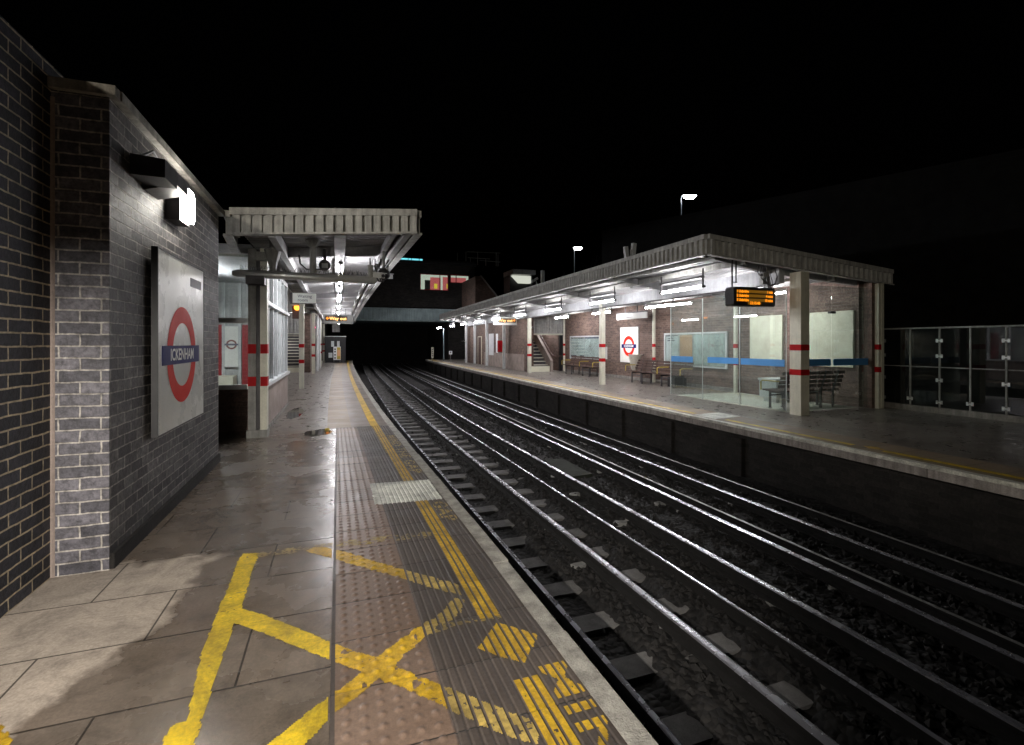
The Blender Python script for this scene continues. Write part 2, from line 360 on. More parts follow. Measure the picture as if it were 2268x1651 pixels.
def paint_mat(name, c1, c2, rough=.45, wear=.0):
    m, nt, b, out = new_mat(name)
    n1 = noise(nt, 7, 6, .65); n2 = noise(nt, 45, 4, .7)
    c = mixc(nt, ramp(nt, n1.outputs[0], [(.35, 0.0), (.65, 1.0)]).outputs[0], c1, c2)
    c = mixc(nt, 1.0, c, ramp(nt, n2.outputs[0], [(.3, .62), (.62, 1.08)]).outputs[0], 'MULTIPLY')
    n3 = noise(nt, 2.6, 6, .7, dist=1.5); c = mixc(nt, 1.0, c, ramp(nt, n3.outputs[0], [(.36, .52), (.56, 1.0)]).outputs[0], 'MULTIPLY')
    nt.links.new(c, b.inputs['Base Color']); b.inputs['Roughness'].default_value = rough
    bump(nt, b, n2.outputs[0], .4, .005); return m
M['yellow'] = paint_mat('yellow', (.56,.34,.03), (.74,.47,.025))
M['yellow_bright'] = paint_mat('yellow_bright', (.68,.47,.012), (.86,.62,.014))
M['yellow_worn'] = paint_mat('yellow_worn', (.40,.29,.09), (.62,.45,.12))
M['yellow_faint'] = paint_mat('yellow_faint', (.27,.20,.08), (.42,.31,.09))
M['white_paint'] = paint_mat('white_paint', (.74,.75,.68), (.86,.87,.80))
# ------------------------------------------------------------------ ground strips following the platforms
def strip(name, m, fn, a, b, y0, y1, z, parent=None, step=.8, thick=None):
    """sheet between offsets a and b from curve fn"""
    mb = MB(); ys = np.arange(y0, y1+1e-6, step); ys = list(ys)+([y1] if ys[-1] < y1-1e-6 else [])
    for i in range(len(ys)-1):
        p, q = ys[i], ys[i+1]
        if thick: 
            k = len(mb.v)
            mb.add([(fn(p)+a,p,z),(fn(p)+b,p,z),(fn(q)+b,q,z),(fn(q)+a,q,z),(fn(p)+a,p,z-thick),(fn(p)+b,p,z-thick),(fn(q)+b,q,z-thick),(fn(q)+a,q,z-thick)],
                   [(0,1,2,3),(7,6,5,4),(0,4,5,1),(1,5,6,2),(2,6,7,3),(3,7,4,0)])
        else:
            mb.quad((fn(p)+a,p,z),(fn(p)+b,p,z),(fn(q)+b,q,z),(fn(q)+a,q,z))
    return mb.build(name, m, parent)
def struct(o): return tag(o, kind='structure')
ZB = -1.06      # ballast level
ZR = -.85       # rail top
g = MB(); g.quad((-150,-60,-1.3),(160,-60,-1.3),(160,260,-1.3),(-150,260,-1.3)); struct(g.build('ground', M['ground']))
# ballast bed: displaced grid
def cover(x, y):
    n = mnoise.noise(Vector((x*1.5, y*1.1, 7)))*.10; w = min(.25, max(0, (y-6)*.03))
    for a, b in ((1.98, 2.36+w), (2.86, 3.22+w)):
        if a < x < b+n: return .016
    return .080
def ballast_grid():
    xs = np.arange(.4, 8.6, .09); ys = np.concatenate([np.arange(-1.5, 16, .10), np.arange(16, 70, .3)])
    vs = []
    for y in ys:
        off = T1(y)-1.17
        for x in xs:
            t1 = abs(x-2.65); t2 = abs(x-5.9)
            mound = cover(x, y)
            vs.append((x+off*1.0, y, ZB+mound+.035*mnoise.noise(Vector((x*9, y*9, 0)))+.03*mnoise.noise(Vector((x*2, y*2, 3)))))
    nx = len(xs); fs = [(j*nx+i, j*nx+i+1, (j+1)*nx+i+1, (j+1)*nx+i) for j in range(len(ys)-1) for i in range(nx-1)]
    mb = MB(); mb.v = vs; mb.f = fs; return mb.build('ballast_bed', M['ballast'], smooth=True)
struct(ballast_grid())
def stones():
    n = 15000; V = []; Fc = []
    base = np.array([(1,0,0),(-1,0,0),(0,1,0),(0,-1,0),(0,0,1),(0,0,-1)], float)
    tri = [(0,2,4),(2,1,4),(1,3,4),(3,0,4),(2,0,5),(1,2,5),(3,1,5),(0,3,5)]
    for k in range(n):
        y = 1.0+26*rng.random()**1.5; x = rng.uniform(1.3, 7.1)+T1(y)-1.17
        s = rng.uniform(.018, .042)
        if cover(x-(T1(y)-1.17), y) < .05 and rng.random() < .93: continue
        p = base*(1+rng.uniform(-.35,.35,(6,1)))*s*np.array([1.25,1,.8])
        a = rng.uniform(0, math.pi); R = np.array([[math.cos(a),-math.sin(a),0],[math.sin(a),math.cos(a),0],[0,0,1]])
        p = p@R.T+np.array([x, y, ZB+.02+cover(x-(T1(y)-1.17), y)])
        b0 = len(V); V += [tuple(q) for q in p]; Fc += [tuple(b0+i for i in t) for t in tri]
    me = bpy.data.meshes.new('gravel'); me.from_pydata(V, [], Fc); me.materials.append(M['stone'])
    o = bpy.data.objects.new('gravel', me); COL.objects.link(o)
    tag(o, 'loose dark grey ballast stones spread between the rails', 'gravel', kind='stuff')
stones()
# --- near platform (left)
P = MB()
ys = list(np.arange(-5, 47.1, 1.0))
for i in range(len(ys)-1):
    a, b = ys[i], ys[i+1]
    P.quad((EL(a)-.06,a,-.16),(EL(b)-.06,b,-.16),(EL(b)-.06,b,-1.3),(EL(a)-.06,a,-1.3))
P.quad((-7,47,-.02),(EL(47)-.06,47,-.02),(EL(47)-.06,47,-1.3),(-7,47,-1.3))
struct(P.build('platform_wall', M['brick_black']))
ycop = -4.0; CP = MB(); kk = 0
while ycop < 47:
    L = .92; y0, y1 = ycop+.004, ycop+L-.004; j = random.uniform(-.006,.006); dz = random.uniform(-.003,.003)
    CP.prism([(0,0)]*0 or [(EL(y0)-.110+j,y0),(EL(y0)+j,y0),(EL(y1)+j,y1),(EL(y1)-.110+j,y1)], -.17, .002+dz, 'z')
    ycop += L
struct(CP.build('platform_edge', M['coping']))
struct(strip('paving', M['slab'], lambda y: 0.0, -7, -.032, -5, 9.7, 0.0))
PV = MB(); PV.quad((-7,9.7,0),(EL(9.7)-1.2,9.7,0),(EL(9.7)-1.2,9.7,0),(-7,9.7,0)) if False else None
A = MB()
ys = list(np.arange(9.7, 47.01, .9))+[47]
for i in range(len(ys)-1):
    a, b = ys[i], ys[i+1]
    A.quad((-7,a,0),(EL(a)-1.2,a,0),(EL(b)-1.2,b,0),(-7,b,0))
struct(A.build('platform_surface', M['asphalt']))
# joint gutter beside the tactile strip
gt = MB(); gt.quad((-.035,-5,-.003),(-.012,-5,-.003),(-.012,9.7,-.003),(-.035,9.7,-.003)); struct(gt.build('joint', M['ribbed']))
# --- tactile paving with real blisters and grooves, columns aligned with the ribs
Y0, Y1, DY = 1.15, 9.7, .0085
NEDGE = -.112
cols = []   # (x, height, zone)   x = offset from EDGE reference (world X at edge 1.2)
XE = 1.2
x = -.012
while x < .46: cols.append((x, 'b')); x += .0072
x = .462; ribs = []
pitch, gw = .0455, .0075
while x < XE+NEDGE-.001:
    cols.append((x, 'g')); cols.append((x+gw, 'g'))
    t = x+gw+.0012
    while t < min(x+pitch-.0012, XE+NEDGE): cols.append((t, 'r')); t += .0062
    x += pitch
cols = [c for c in cols if c[0] <= XE+NEDGE]
cx = np.array([c[0] for c in cols]); cz = np.array([c[1] for c in cols])
yy = np.arange(Y0, Y1, DY)
ELy = np.array([EL(v) for v in yy])
XX = cx[None,:]+(ELy[:,None]-XE)*np.clip((cx[None,:]+.012)/1.0, 0, 1)**.5
YY = np.repeat(yy[:,None], len(cx), 1)
ZZ = np.zeros_like(XX)
def h2(ix, iy): return (np.sin(ix*127.1+iy*311.7)*43758.5453)%1
def vnoise(X_, Y_, s):
    u = X_*s; v = Y_*s; iu = np.floor(u); iv = np.floor(v); fu = u-iu; fv = v-iv
    fu = fu*fu*(3-2*fu); fv = fv*fv*(3-2*fv)
    return ((h2(iu,iv)*(1-fu)+h2(iu+1,iv)*fu)*(1-fv)+(h2(iu,iv+1)*(1-fu)+h2(iu+1,iv+1)*fu)*fv)
isb = (cz == 'b')[None,:]
bx = (cx[None,:]+0*YY)
ip = .0735; jp = .0720
ci = np.round((bx-.036)/ip); cj = np.round(YY/jp)
dd = np.sqrt((bx-.036-ci*ip)**2+(YY-cj*jp)**2)
dome = np.clip(1-(dd/.0175)**2, 0, 1)**.6*.0065
ZZ += np.where(isb, dome*np.where(ci*ip+.036 < .445, 1, 0), 0)
ZZ += np.where((cz == 'g')[None,:], -.0055, 0)
jt = np.abs(((YY+8.05)/.40)%1*.40)
ZZ += np.where(jt < .008, -.004, 0)
ZZ += (vnoise(XX, YY, 4)-.5)*.002
def grid_obj(name, m, mask, dz, faces=True):
    """mask over cells; vertices shared"""
    ny, nx = XX.shape
    idx = -np.ones((ny, nx), int)
    cell = mask[:-1,:-1]
    use = np.zeros((ny, nx), bool)
    use[:-1,:-1] |= cell; use[1:,:-1] |= cell; use[:-1,1:] |= cell; use[1:,1:] |= cell
    idx[use] = np.arange(use.sum())
    V = np.stack([XX[use], YY[use], ZZ[use]+dz], 1)
    j, i = np.nonzero(cell)
    Fq = np.stack([idx[j,i], idx[j,i+1], idx[j+1,i+1], idx[j+1,i]], 1)
    me = bpy.data.meshes.new(name)
    me.vertices.add(len(V)); me.vertices.foreach_set('co', V.astype(np.float32).ravel())
    me.loops.add(Fq.size); me.loops.foreach_set('vertex_index', Fq.astype(np.int32).ravel())
    me.polygons.add(len(Fq)); me.polygons.foreach_set('loop_start', np.arange(0, Fq.size, 4, dtype=np.int32))
    try: me.polygons.foreach_set('loop_total', np.full(len(Fq), 4, np.int32))
    except Exception: pass
    me.update(calc_edges=True); me.validate(); me.materials.append(m)
    o = bpy.data.objects.new(name, me); COL.objects.link(o); return o
full = np.ones(XX.shape, bool)
mb_ = np.zeros(XX.shape, bool); mb_[:, cz == 'b'] = True
patch_dark = np.zeros(XX.shape, bool)
struct(grid_obj('tactile_paving', M['blister'], mb_, 0))
o = struct(grid_obj('ribbed_paving', M['ribbed'], ~mb_, 0))
# continuation of the strips further away (plain at that size)
struct(strip('tactile_paving', M['buff'], EL, -1.21, -.78, 9.7, 47, 0.001))
struct(strip('ribbed_paving', M['buff_dark'], EL, -.78, -.43, 9.7, 47, 0.001))
struct(strip('ribbed_paving', M['buff_dark'], EL, -.285, -.110, 9.7, 47, 0.001))
struct(strip('yellow_line', M['yellow'], EL, -.43, -.285, 9.7, 47, 0.003))
struct(strip('tactile_paving', M['blister'], lambda y: 1.2, -1.212, -.112, -5, Y0, 0.0))
# ---- painted markings
def inpoly(PX, PY, poly):
    ins = np.zeros(PX.shape, bool); n = len(poly)
    for i in range(n):
        x1, y1 = poly[i]; x2, y2 = poly[(i+1)%n]
        c = ((y1 > PY) != (y2 > PY)) & (PX < (x2-x1)*(PY-y1)/((y2-y1) or 1e-9)+x1)
        ins ^= c
    return ins
def c2(pts):      # points read off a 1200-px-wide enlargement of the marking at (700,1900)
    r = []
    for a, b in pts:
        p = G((700+a*.5384)/1.6892, (1900+b*.5384)/1.6892); r.append((p.x, p.y))
    return r
def d2(pts):
    r = []
    for a, b in pts:
        p = G(a, b); r.append((p.x, p.y))
    return r
left_bar = c2([(390,320),(500,318),(470,400),(440,470),(400,620),(378,700),(330,800),(282,940),(235,1070),(190,1200),(140,1370),(100,1480),(55,1640),(10,1800),(-150,1800),(-95,1651),(-50,1560),(-10,1500),(10,1450),(35,1330),(70,1150),(95,1030),(150,890),(205,740),(265,600),(318,480),(350,370)])
diag1 = c2([(330,690),(520,745),(760,835),(1000,935),(1200,1010),(1330,1050),(1470,1115),(1750,1230),(2066,1350),(2233,1419),(2319,1453),(2386,1482),(2449,1529),(2449,1650),(2320,1625),(2261,1604),(2198,1576),(2060,1515),(1900,1440),(1700,1345),(1560,1280),(1330,1195),(1200,1130),(1000,1062),(820,990),(600,900),(470,850),(300,790)])
diag2 = c2([(520,1690),(700,1540),(860,1410),(1060,1265),(1210,1150),(1300,1060),(1400,980),(1530,885),(1640,805),(1720,770),(1860,630),(1930,640),(1900,740),(1760,830),(1640,910),(1500,1040),(1430,1120),(1310,1210),(1180,1320),(1060,1400),(940,1520),(770,1690)])
diag3 = c2([(825,305),(880,275),(960,275),(1120,315),(1340,385),(1430,410),(1530,440),(1700,480),(1880,530),(1910,610),(1700,560),(1540,505),(1430,475),(1280,435),(1120,390),(1000,350)])
faint = c2([(440,320),(600,298),(850,268),(1020,240),(1400,195),(1700,168),(1700,205),(1420,235),(1250,258),(1020,272),(850,290),(660,328),(480,345)])
faint2 = c2([(1690,860),(1800,812),(2000,775),(2190,745),(2195,768),(2000,795),(1850,825),(1700,880)])
diamond = d2([(1101,1379),(1193,1407),(1161.5,1470),(1056,1438)])
def cellgrid(x0, x1, y0, y1, s):
    a = np.arange(x0, x1, s); b = np.arange(y0, y1, s); return np.meshgrid(a, b)
def rough_mask(PX, PY, poly, amp=.006, s=45, wear=0.0, seed=0.0):
    jx = (vnoise(PX+3.3+seed, PY+1.7, s)-.5)*amp*2+(vnoise(PX+9, PY+4+seed, s*.3)-.5)*amp*1.5
    jy = (vnoise(PX+7.1, PY+5.9+seed, s)-.5)*amp*2+(vnoise(PX+2, PY+8+seed, s*.3)-.5)*amp*1.5
    mk = inpoly(PX+jx, PY+jy, poly)
    if wear > 0:
        w = vnoise(PX+seed, PY, 60)*.5+vnoise(PX, PY+seed, 17)*.5
        mk &= w > wear
    return mk
def flat_paint(name, m, polys, wear=0.0, z=.0022, amp=.0045, seed=0.0):
    allp = [p for q in polys for p in q]; xs = [p[0] for p in allp]; ysx = [p[1] for p in allp]
    s = .0075; PX, PY = cellgrid(min(xs)-.03, min(max(xs)+.03, -.036), min(ysx)-.03, max(ysx)+.03, s)
    mk = np.zeros(PX.shape, bool)
    for q in polys: mk |= rough_mask(PX+s/2, PY+s/2, q, amp, wear=wear, seed=seed)
    ny, nx = PX.shape; mk[-1,:] = False; mk[:,-1] = False; mk[:, PX[0] > -.044] = False
    use = np.zeros(PX.shape, bool)
    c = mk[:-1,:-1]; use[:-1,:-1] |= c; use[1:,:-1] |= c; use[:-1,1:] |= c; use[1:,1:] |= c
    idx = -np.ones(PX.shape, int); idx[use] = np.arange(use.sum()); j, i = np.nonzero(c)
    mb = MB(); mb.v = [(a, b, z) for a, b in zip(PX[use], PY[use])]
    mb.f = [tuple(q) for q in np.stack([idx[j,i],idx[j,i+1],idx[j+1,i+1],idx[j+1,i]],1)]
    if mb.f: struct(mb.build(name, m))
blob = d2([(358,1655),(362,1635),(377,1612.7),(395,1604),(412,1602),(450,1596),(431,1655)])
blob2 = d2([(-30,1660),(-20,1612),(5,1606),(20,1622),(24,1640),(10,1662)])
flat_paint('hatched_marking', M['yellow_bright'], [left_bar, diag1, diag2, blob], wear=.13)
flat_paint('paint_blot', M['yellow'], [blob2], wear=.2)
flat_paint('hatched_marking', M['yellow'], [diag3], wear=.13, seed=3.1)
flat_paint('hatched_marking', M['yellow_faint'], [faint], wear=.42, amp=.02, seed=5.0)
nz = 'g' != cz
notg = np.zeros(XX.shape, bool); notg[:, nz] = True
# a cell is groove when its left column is the groove's first column
gcell = np.zeros(XX.shape, bool)
for i in range(len(cz)-1):
    if cz[i] == 'g' or cz[i+1] == 'g': gcell[:, i] = True
MX, MY = XX+.003, YY+.004
def tact_paint(name, m, mk, dz=.0016):
    o = grid_obj(name, m, mk & ~gcell, dz); struct(o); return o
hat = np.zeros(XX.shape, bool)
for i, q in enumerate((diag1, diag2)): hat |= rough_mask(MX, MY, q, .005, wear=.24, seed=i*2.0)
hat |= rough_mask(MX, MY, diag3, .005, wear=.27, seed=7)
onr = (cx > .46)[None,:] & full
tact_paint('hatched_marking', M['yellow'], hat & ~onr)
tact_paint('hatched_marking', M['yellow_worn'], hat & onr)
fa = rough_mask(MX, MY, faint, .014, wear=.45, seed=1) | rough_mask(MX, MY, faint2, .006, wear=.3, seed=2)
tact_paint('hatched_marking', M['yellow_faint'], fa & ~hat)
# yellow line (breaks at the diamond and the pale panel)
pA = G(830,1118); yA = 4.05+.0
yl = (MX > ELy[:,None]-XE+.785) & (MX < ELy[:,None]-XE+.928)
ypatch0 = G(900,1112).y; ypatch1 = G(900,1068).y
ydi0 = G(1075,1370).y; ydi1 = G(1260,1478).y
seg = (MY > ydi0) & (MY < ypatch0-.02) | (MY > ypatch1+.02) | (MY < ydi1)
tact_paint('yellow_line', M['yellow'], yl & seg & (vnoise(MX, MY, 40) > .06))
tact_paint('diamond_marking', M['yellow'], rough_mask(MX, MY, diamond, .004, wear=.1))
wp = d2([(819.5,1072),(950,1062.5),(980,1105.5),(830.8,1119)])
wmask = rough_mask(MX, MY, wp, .004, wear=.04) & (cx > .33)[None,:]
wo = grid_obj('white_panel', M['white_paint'], wmask, .0026); struct(wo)
# lettering on the platform edge, read by somebody facing the track
def text_tris(txt, length, height):
    me = text_mesh(txt, 1.0, .03, 1.12, 'LEFT'); me.calc_loop_triangles()
    V = np.array([v.co[:2] for v in me.vertices]); mn = V.min(0); mxx = V.max(0)
    V = (V-mn)/(mxx-mn)*np.array([length, height])
    T = [V[list(t.vertices)] for t in me.loop_triangles]; bpy.data.meshes.remove(me); return T
def letter_mask(txt, ystart, length, x0, height):
    mk = np.zeros(XX.shape, bool)
    U = ystart-MY; Vv = MX-(ELy[:,None]-XE)-x0
    box = (U > 0) & (U < length) & (Vv > 0) & (Vv < height)
    for T in text_tris(txt, length, height):
        m_ = box.copy()
        for k in range(3):
            p, q = T[k], T[(k+1)%3]; s = (q[0]-p[0])*(Vv-p[1])-(q[1]-p[1])*(U-p[0])
            ar = (T[1][0]-T[0][0])*(T[2][1]-T[0][1])-(T[1][1]-T[0][1])*(T[2][0]-T[0][0])
            m_ &= (s >= 0) if ar > 0 else (s <= 0)
        mk |= m_
    return mk
ym = G(1180,1480).y
lm = letter_mask('MIND THE GAP', ym, 2.5, .938, .138)
tact_paint('lettering_marking', M['yellow'], lm)
lm = letter_mask('GAP', ypatch0-.10, .56, .938, .138)
tact_paint('lettering_marking', M['yellow_worn'], lm & (vnoise(MX, MY, 50) > .12))
lm = letter_mask('MIND THE GAP', ypatch1+2.95, 2.6, .938, .138)
tact_paint('lettering_marking', M['yellow_worn'], lm & (vnoise(MX, MY, 50) > .10))
# --- far platform (right)
FB = lambda y: ER(y)
XW = 12.9
Q = MB(); ys = list(np.arange(-6, 47.1, 1.0))
for i in range(len(ys)-1):
    a, b = ys[i], ys[i+1]
    Q.quad((ER(a)+.12,a,-.2),(ER(b)+.12,b,-.2),(ER(b)+.12,b,-1.3),(ER(a)+.12,a,-1.3))
Q.quad((ER(47)+.12,47,-.02),(20,47,-.02),(20,47,-1.3),(ER(47)+.12,47,-1.3))
struct(Q.build('platform_wall', M['brick_black']))
Q = MB(); yq = 7.3; k = 0
while yq < 47:                        # buttress piers under the overhang
    Q.box(ER(yq)+.03, ER(yq)+.2, yq, yq+.34, -1.3, -.25); yq += 2.1
struct(Q.build('platform_wall', M['brick_black']))
CP = MB(); yq = -5.0
while yq < 46.9:
    L = min(1.83, 46.9-yq); y0, y1 = yq+.006, yq+L-.006; j = random.uniform(-.008,.008)
    CP.prism([(ER(y0)+j,y0),(ER(y0)+.45,y0),(ER(y1)+.45,y1),(ER(y1)+j,y1)], -.165, -.002, 'z'); yq += L
struct(CP.build('platform_edge', M['coping_face']))
M['edge_white'] = paint_mat('edge_white', (.74,.74,.66), (.88,.88,.80))
struct(strip('edge_line', M['edge_white'], ER, -.012, .11, -5, 46.9, .004, thick=.05))
for a_, b_ in ((-5, 4.9), (5.35, 8.0), (8.95, 46.9)): struct(strip('yellow_line', M['yellow_bright'], ER, .27, .39, a_, b_, .003))
dm = MB(); dm.prism([(7.28+.30,5.10),(7.28+.40,5.25),(7.28+.50,5.10),(7.28+.40,4.93)], .001, .004, 'z'); struct(dm.build('diamond_marking', M['yellow']))
wq = MB(); a0 = ER(8.5); wq.prism([(a0+.16,8.15),(a0+.95,8.25),(a0+.95,8.9),(a0+.16,8.78)], .001, .005, 'z'); struct(wq.build('white_panel', M['white_paint']))
struct(strip('tactile_paving', M['buff'], ER, .085, .95, -6, 46.9, 0.0))
A = MB(); ys = list(np.arange(-6, 46.9, 1.0))+[46.9]
for i in range(len(ys)-1):
    a, b = ys[i], ys[i+1]; A.quad((ER(a)+.95,a,0),(14,a,0),(14,b,0),(ER(b)+.95,b,0))
struct(A.build('platform_surface', M['asphalt']))
# ------------------------------------------------------------------ tracks
def rail_profile(fn, off, w, h, topz, y0=-2, y1=70, step=1.0):
    top = MB(); side = MB(); ys = list(np.arange(y0, y1, step))+[y1]
    for i in range(len(ys)-1):
        a, b = ys[i], ys[i+1]; xa, xb = fn(a)+off, fn(b)+off
        def pr(mb, w0, z0, w1, z1):
            mb.quad((xa+w0,a,z0),(xa+w1,a,z1),(xb+w1,b,z1),(xb+w0,b,z0))
        # slightly domed head of three facets
        pr(top, -w/2, topz-.006, -w/4, topz-.001); pr(top, -w/4, topz-.001, w/4, topz); pr(top, w/4, topz, w/2, topz-.006)
        for sgn in (-1, 1):
            pr(side, sgn*w/2, topz-.006, sgn*w/2, topz-.035); pr(side, sgn*w/2, topz-.035, sgn*.012, topz-.05)
            pr(side, sgn*.012, topz-.05, sgn*.012, topz-h+.03); pr(side, sgn*.012, topz-h+.03, sgn*.06, topz-h+.012); pr(side, sgn*.06, topz-h+.012, sgn*.06, topz-h)
    return top, side
def track(label, fn, base, run, cond, dull, spacing, yoff):
    t = thing('railway_track', label, 'railway track', (fn(5)+base, 5, ZB), 'railway tracks between the platforms')
    for r in run:
        top, side = rail_profile(fn, r, .048, .16, ZR)
        s = side.build('running_rail', M['rail_side'], t); top.build('rail_head', M['rail_top'] if r not in dull else M['rail_dull'], s)
    for r in cond:
        top, side = rail_profile(fn, r, .085, .13, ZR+.045)
        s = side.build('conductor_rail', M['rail_side'], t); top.build('rail_head', M['rail_dull'] if r in dull else M['rail_top'], s)
        y = 1.2
        while y < 30:
            mb = MB(); mb.tube([(fn(y)+r, y, ZB+.02), (fn(y)+r, y, ZR+.045-.13)], [.07,.05], 8)
            mb.build('insulator', M['insulator'], t); y += 2.45
    y = -.6+yoff; k = 0
    while k < 90:
        mb = MB(); c = fn(y)+(run[0]+run[1])/2; w = 1.28
        j = random.uniform(-.03,.03); zt = ZR-.158+random.uniform(-.006,.004)
        mb.box(c-w+j, c+w+j, y-.125, y+.125, zt-.12, zt)
        for r in run:      # fastenings
            mb.box(fn(y)+r-.13, fn(y)+r+.13, y-.07, y+.07, zt, zt+.02)
        mb.build('sleeper', M['sleeper'], t); y += spacing; k += 1
    return t
track('near track beside the hatched platform, shiny running rails with two wider conductor rails', T1, 1.17+1.45, [.755, 2.30], [1.58, 2.83], [1.56], .66, 0)
track('far track beside the brick platform building, darker rails half lost in shadow', T2, -1.35, [-2.02, -.70], [-2.36, -1.37], [-2.02, -.70], .70, .3)
# litter / pale cable cover lying between the tracks
tr = MB(); a = G(1235,1025,ZB+.09); 
p1, p2, p3, p4 = G(1205,1022,ZB+.1), G(1245,1020,ZB+.1), G(1312,1055,ZB+.1), G(1262,1062,ZB+.1)
tr.prism([(p1.x,p1.y),(p2.x,p2.y),(p3.x,p3.y),(p4.x,p4.y)], ZB, ZB+.145, 'z')
o = tr.build('drain_cover', M['ground']); tag(o, 'dark rectangular cover plate lying in the ballast between the two tracks', 'cover plate')
for i, (px, py, s) in enumerate([(1290,983,.10),(1462,1121,.16),(1375,1165,.15),(1284,1260,.14),(1432,885,.12),(1275,1100,.13)]):
    p = G(px, py, ZB+.06); mb = MB(); n = 7
    ring = [(p.x+s*random.uniform(.7,1.3)*math.cos(2*math.pi*k/n), p.y+s*.7*random.uniform(.7,1.2)*math.sin(2*math.pi*k/n)) for k in range(n)]
    ring = [(p.x+(a-p.x)*.7, p.y+(b-p.y)*.7) for a, b in ring]; mb.prism(ring, ZB, ZB+.115, 'z')
    o = mb.build('pale_stone', M['insulator'])
    tag(o, ['small pale block in the ballast beside the cover plate','pale crumpled lump near the far track\'s outer conductor rail','pale flat block between the near track\'s two right-hand rails','pale pointed scrap lying between the near running rails','pale block far along the tracks in front of the far bench','pale block just left of the shiny third rail of the near track'][i], 'block')
# ------------------------------------------------------------------ near brick building
HB = 3.38
XL, XS, YS, YE = -1.84, -1.514, 4.18, 7.5
bb = thing('brick_building', 'dark brick building at the near left edge carrying the large station roundel sign', 'building', (XS, YS, 0))
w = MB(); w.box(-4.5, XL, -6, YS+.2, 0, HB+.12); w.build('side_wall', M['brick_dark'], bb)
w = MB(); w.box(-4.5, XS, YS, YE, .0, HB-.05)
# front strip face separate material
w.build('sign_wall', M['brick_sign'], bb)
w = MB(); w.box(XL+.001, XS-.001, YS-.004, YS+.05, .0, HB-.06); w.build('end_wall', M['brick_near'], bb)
w = MB(); w.prism([(XL,YS-.014),(XL+.012,YS-.014),(XL+.022,YS-.0045),(XL,YS-.0045)], 0, HB-.1, 'z'); w.build('mortar_fillet', M['render_wall'], bb)
w = MB(); w.box(XL-.02, XS+.05, YS-.05, YS+.04, HB-.05, HB+.02); w.box(XS-.1, XS+.06, YS+.041, YE+.1, HB-.05, HB+.02); w.build('coping', M['concrete'], bb)
w = MB(); w.box(XS-.01, XS+.025, YS+.01, YE, .0, .11); w.build('plinth', M['brick_black'], bb)
# station roundel sign builder
def roundel(name, label, origin, right, up, scale, wide, high, cz, txt, parent_label=None, bar_h=.175, board_depth=.06, fmat='alu'):
    """origin: centre of the ring on the board's front face"""
    O = Vector(origin); r = Vector(right).normalized(); u = Vector(up); n = r.cross(u)
    t = thing(name, label, 'station sign', O-u*cz)
    def P3(a, b, d): return O+r*a+u*b+n*d
    mb = MB(); x0, x1 = wide; z0, z1 = high
    def slab(mb, a0, a1, b0, b1, d0, d1):
        vs = [P3(a,b,d) for d in (d0,d1) for a, b in ((a0,b0),(a1,b0),(a1,b1),(a0,b1))]
        mb.add(vs, [(0,3,2,1),(4,5,6,7),(0,1,5,4),(1,2,6,5),(2,3,7,6),(3,0,4,7)])
    slab(mb, x0, x1, z0, z1, -.012, 0); mb.build('board', M['sign_white'], t)
    fr = MB()
    for a0,a1,b0,b1 in ((x0-.012,x0,z0-.012,z1+.012),(x1,x1+.012,z0-.012,z1+.012),(x0,x1,z0-.012,z0),(x0,x1,z1,z1+.012)): slab(fr, a0,a1,b0,b1,-board_depth,.004)
    fr.build('frame', M[fmat], t)
    bk = MB(); slab(bk, x0, x1, z0, z1, -board_depth, -.014); bk.build('backing', M['dark_steel'], t)
    R1 = scale/2; R2 = R1*.66; K = 72; mb = MB()
    for k in range(K):
        a = 2*math.pi*k/K; b = 2*math.pi*(k+1)/K
        mb.quad(P3(R2*math.cos(a),R2*math.sin(a),.0025),P3(R1*math.cos(a),R1*math.sin(a),.0025),P3(R1*math.cos(b),R1*math.sin(b),.0025),P3(R2*math.cos(b),R2*math.sin(b),.0025))
    mb.build('ring', M['ring_red'], t)
    mb = MB(); bw = scale*.633; bh = bar_h*scale/.93/2; slab(mb, -bw, bw, -bh, bh, .0, .005); mb.build('bar', M['sign_blue'], t)
    if txt: put_text(txt, P3(0, -.002, .0065), r, u, bh*1.74, M['sign_letter'], t, bold=.0035*scale, sx=.98)
    return t, P3, slab
t, P3, slab = roundel('station_sign', 'large white roundel sign reading ICKENHAM on the near dark brick wall', (XS+.075, 5.59, 1.487), (0,1,0), (0,0,1), .93, (-.69,.80), (-.68,.92), 1.487, 'ICKENHAM', board_depth=.045, fmat='black')
# mirrored right vector: a sign facing +x is read with right = -(-y)?  see below
mb = MB(); slab(mb, .28, .68, .70, .79, 0, .004) ; 
for o_ in [o for o in bpy.data.objects if o.parent == t]: pass
M_dark = M['dark_steel']; mb.build('notice_plate', M_dark, t)
# wall light
YLm, ZLm = 5.52, 2.93
t = thing('wall_light', 'lit bulkhead lamp on the brick wall above the large roundel sign', 'wall light', (XS, YLm, ZLm))
mb = MB(); mb.box(XS, XS+.115, YLm-.16, YLm+.16, ZLm-.17, ZLm+.17); mb.build('housing', M['dark_steel'], t)
def rbox(x0, x1, yc, zc, hy, hz, c):
    pts = [(yc-hy+c,zc-hz),(yc+hy-c,zc-hz),(yc+hy,zc-hz+c),(yc+hy,zc+hz-c),(yc+hy-c,zc+hz),(yc-hy+c,zc+hz),(yc-hy,zc+hz-c),(yc-hy,zc-hz+c)]
    return MB().prism(pts, x0, x1, 'x')
rbox(XS+.1155, XS+.165, YLm, ZLm, .14, .15, .045).build('diffuser', M['bulkhead'], t)
